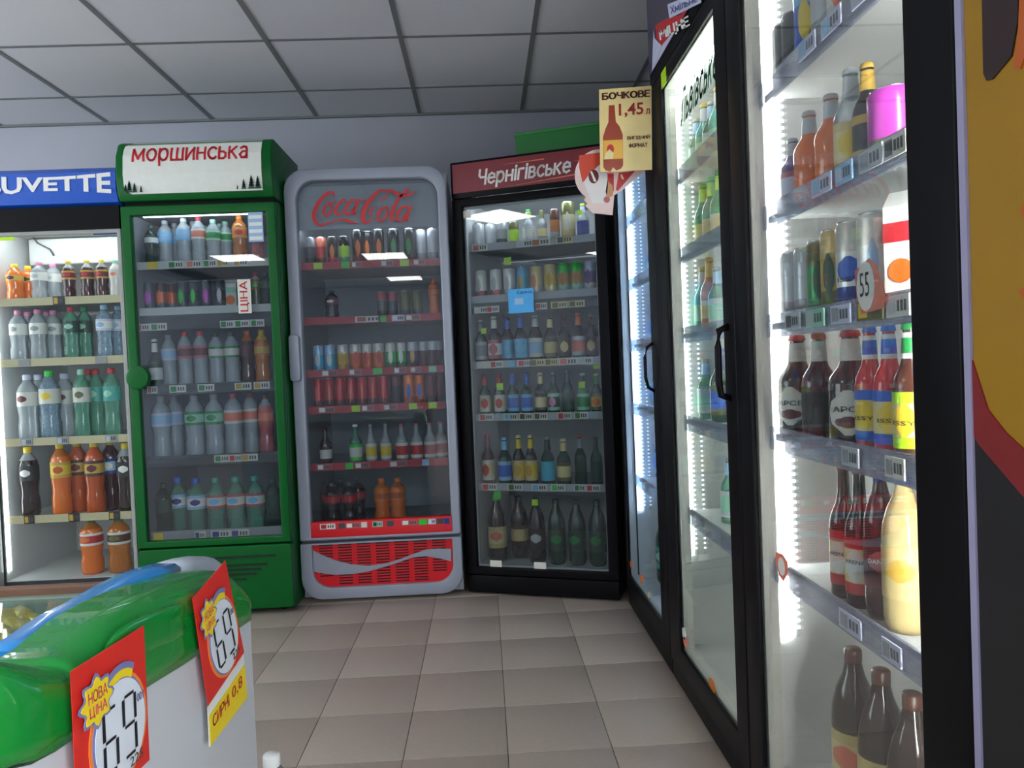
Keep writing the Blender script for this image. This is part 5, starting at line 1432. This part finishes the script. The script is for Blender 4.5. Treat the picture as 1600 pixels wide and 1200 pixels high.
def price_card(corners, label, old):
    f = quad('', corners)
    base = tagcard(f, [(0, 0), (1, 0), (1, 1), (0, 1)], 0, RED, 'price_card', None)
    base.location = fz.location; tag(base, label, 'price card', 'red price cards on the freezer')
    k = .0008
    tagcard(f, oval(.57, .40, .41, .385), k, ORG, 'orange_ring', base)
    tagcard(f, oval(.57, .40, .375, .36), 2 * k, LIL, 'lilac_ring', base)
    tagcard(f, oval(.575, .395, .355, .345), 3 * k, mat('price_white', (222, 228, 236), .4), 'white_oval', base)
    arc = [(.57 + .39 * math.cos(math.radians(t)), .42 + .41 * math.sin(math.radians(t))) for t in range(60, 151, 10)]
    arc2 = [(.57 + .33 * math.cos(math.radians(t)), .42 + .33 * math.sin(math.radians(t))) for t in range(150, 59, -10)]
    tagcard(f, arc + arc2, 4 * k, YEL, 'rainbow_arc', base)
    arc = [(.57 + .41 * math.cos(math.radians(t)), .43 + .425 * math.sin(math.radians(t))) for t in range(60, 151, 10)]
    arc2 = [(.57 + .375 * math.cos(math.radians(t)), .43 + .38 * math.sin(math.radians(t))) for t in range(150, 59, -10)]
    tagcard(f, arc + arc2, 5 * k, LIL, 'rainbow_arc', base)
    fl = [(.24 + (.17 + .03 * math.cos(8 * t * PI / 20)) * math.cos(t * PI / 20), .72 + (.14 + .02 * math.cos(8 * t * PI / 20)) * math.sin(t * PI / 20)) for t in range(40)]
    tagcard(f, [(.24 + (a - .24) * 1.15, .72 + (b - .72) * 1.15) for a, b in fl], 6 * k, LIL, 'flower_edge', base)
    fw = tagcard(f, fl, 7 * k, YEL, 'flower', base)
    PK = mat('price_pink', (216, 60, 110), .5)
    script('НОВА', lambda a, b: f(.12 + .24 * a, .73 + .08 * b, 8 * k), PK, base)
    script('ЦІНА', lambda a, b: f(.13 + .22 * a, .63 + .08 * b, 8 * k), PK, base)
    digits(f, '69', .33, .17, .18, .42, .27, 4 * k, base)
    lettering('001', lambda a, b: f(.80 + .1 * a, .50 + .06 * b, 4.5 * k), mat('price_ink', (60, 50, 120), .5), base)
    lettering(old, lambda a, b: f(.66 + .2 * a, .09 + .07 * b, 4.5 * k), P('dgrey'), base)
    return base


price_card([(92, 1050), (210, 978), (219, 1188), (103, 1300)], 'red 69 price card hanging nearest the camera on the green freezer cap', '225')
price_card([(288, 936), (341, 876), (371, 1020), (313, 1104)], 'red 69 price card above a yellow note at far end of freezer cap', '225')
f = quad('', [(313, 1106), (371, 1022), (376, 1090), (316, 1168)])
nb = tagcard(f, [(0, 0), (1, 0), (1, 1), (0, 1)], -.001, WHITEP, 'note_card', None); nb.location = fz.location
tag(nb, 'white and yellow handwritten note under the far red price card', 'note')
tagcard(f, [(0.02, 0), (1, 0), (1, .76), (.02, .76)], 0.0, YEL, 'yellow_field', nb)
script('СИРНІ', lambda a, b: f(.08 + .42 * a, .36 + .3 * b, .001), P('red'), nb)
lettering('0,8', lambda a, b: f(.58 + .3 * a, .36 + .3 * b, .001), P('red'), nb, bold=.0)
# gold wrapped ice creams in the tub
PACKM = mat('gold_foil', (226, 196, 60), .3, metal=.5, noise=.35, scale=60, bump=.6)
bm = bmesh.new(); n = 9
rr = []
for i in range(n + 1):
    t = i / n; wv = math.sin(t * PI) ** .45
    rr.append([bm.verts.new(((t - .5) * .09, .03 * wv * math.cos(a * PI / 5) + (.004 * math.sin(i * 3 + a)), .022 + .022 * wv * math.sin(a * PI / 5) + .003 * math.sin(i * 5 + a * 2))) for a in range(10)])
for a, b in zip(rr, rr[1:]):
    for i in range(10): bm.faces.new((a[i], a[(i + 1) % 10], b[(i + 1) % 10], b[i]))
bm.faces.new(rr[0][::-1]); bm.faces.new(rr[-1])
pk = mesh('ice_cream_pack', bm, PACKM)
for n_, (px, py, dy, rz, lb) in enumerate(((30, 975, .17, .4, 'gold foil ice cream pack lying next to the blue rim'), (-18, 992, .07, -.2, 'gold foil ice cream pack at the left edge of the freezer tub'), (12, 962, .24, .1, 'gold foil ice cream pack by the far wall of the tub'))):
    h = onY(px, py, 1.12 + dy)
    o = bpy.data.objects.new('ice_cream_pack', pk); COL.objects.link(o); o.location = (h.x, h.y, h.z - .03); o.rotation_euler = (0, 0, rz)
    print('PACK', o.location)
    tag(o, lb, 'ice cream', 'gold ice cream packs in the freezer')
bx('wire_basket', fz, (-1.25, -.12, yN + .07, yF - .08, .64, .66), P('lgrey'))
# water bottle on the floor behind the freezer corner
STY['fw'] = S('pet', .30, .045, 'clearb', '', cap='white', label='white', name='water_bottle')
h = onZ(424, 1178, .30)
put('fw', (h.x, h.y, .0005), 0, 'clear water bottle with white cap on the floor beside the freezer', 'water bottle on the floor')

# drop groups that hold a single thing
gc = {}
for o in SC.objects:
    if o.parent is None and 'group' in o: gc.setdefault(o['group'], []).append(o)
for k_, v_ in gc.items():
    if len(v_) == 1: del v_[0]['group']
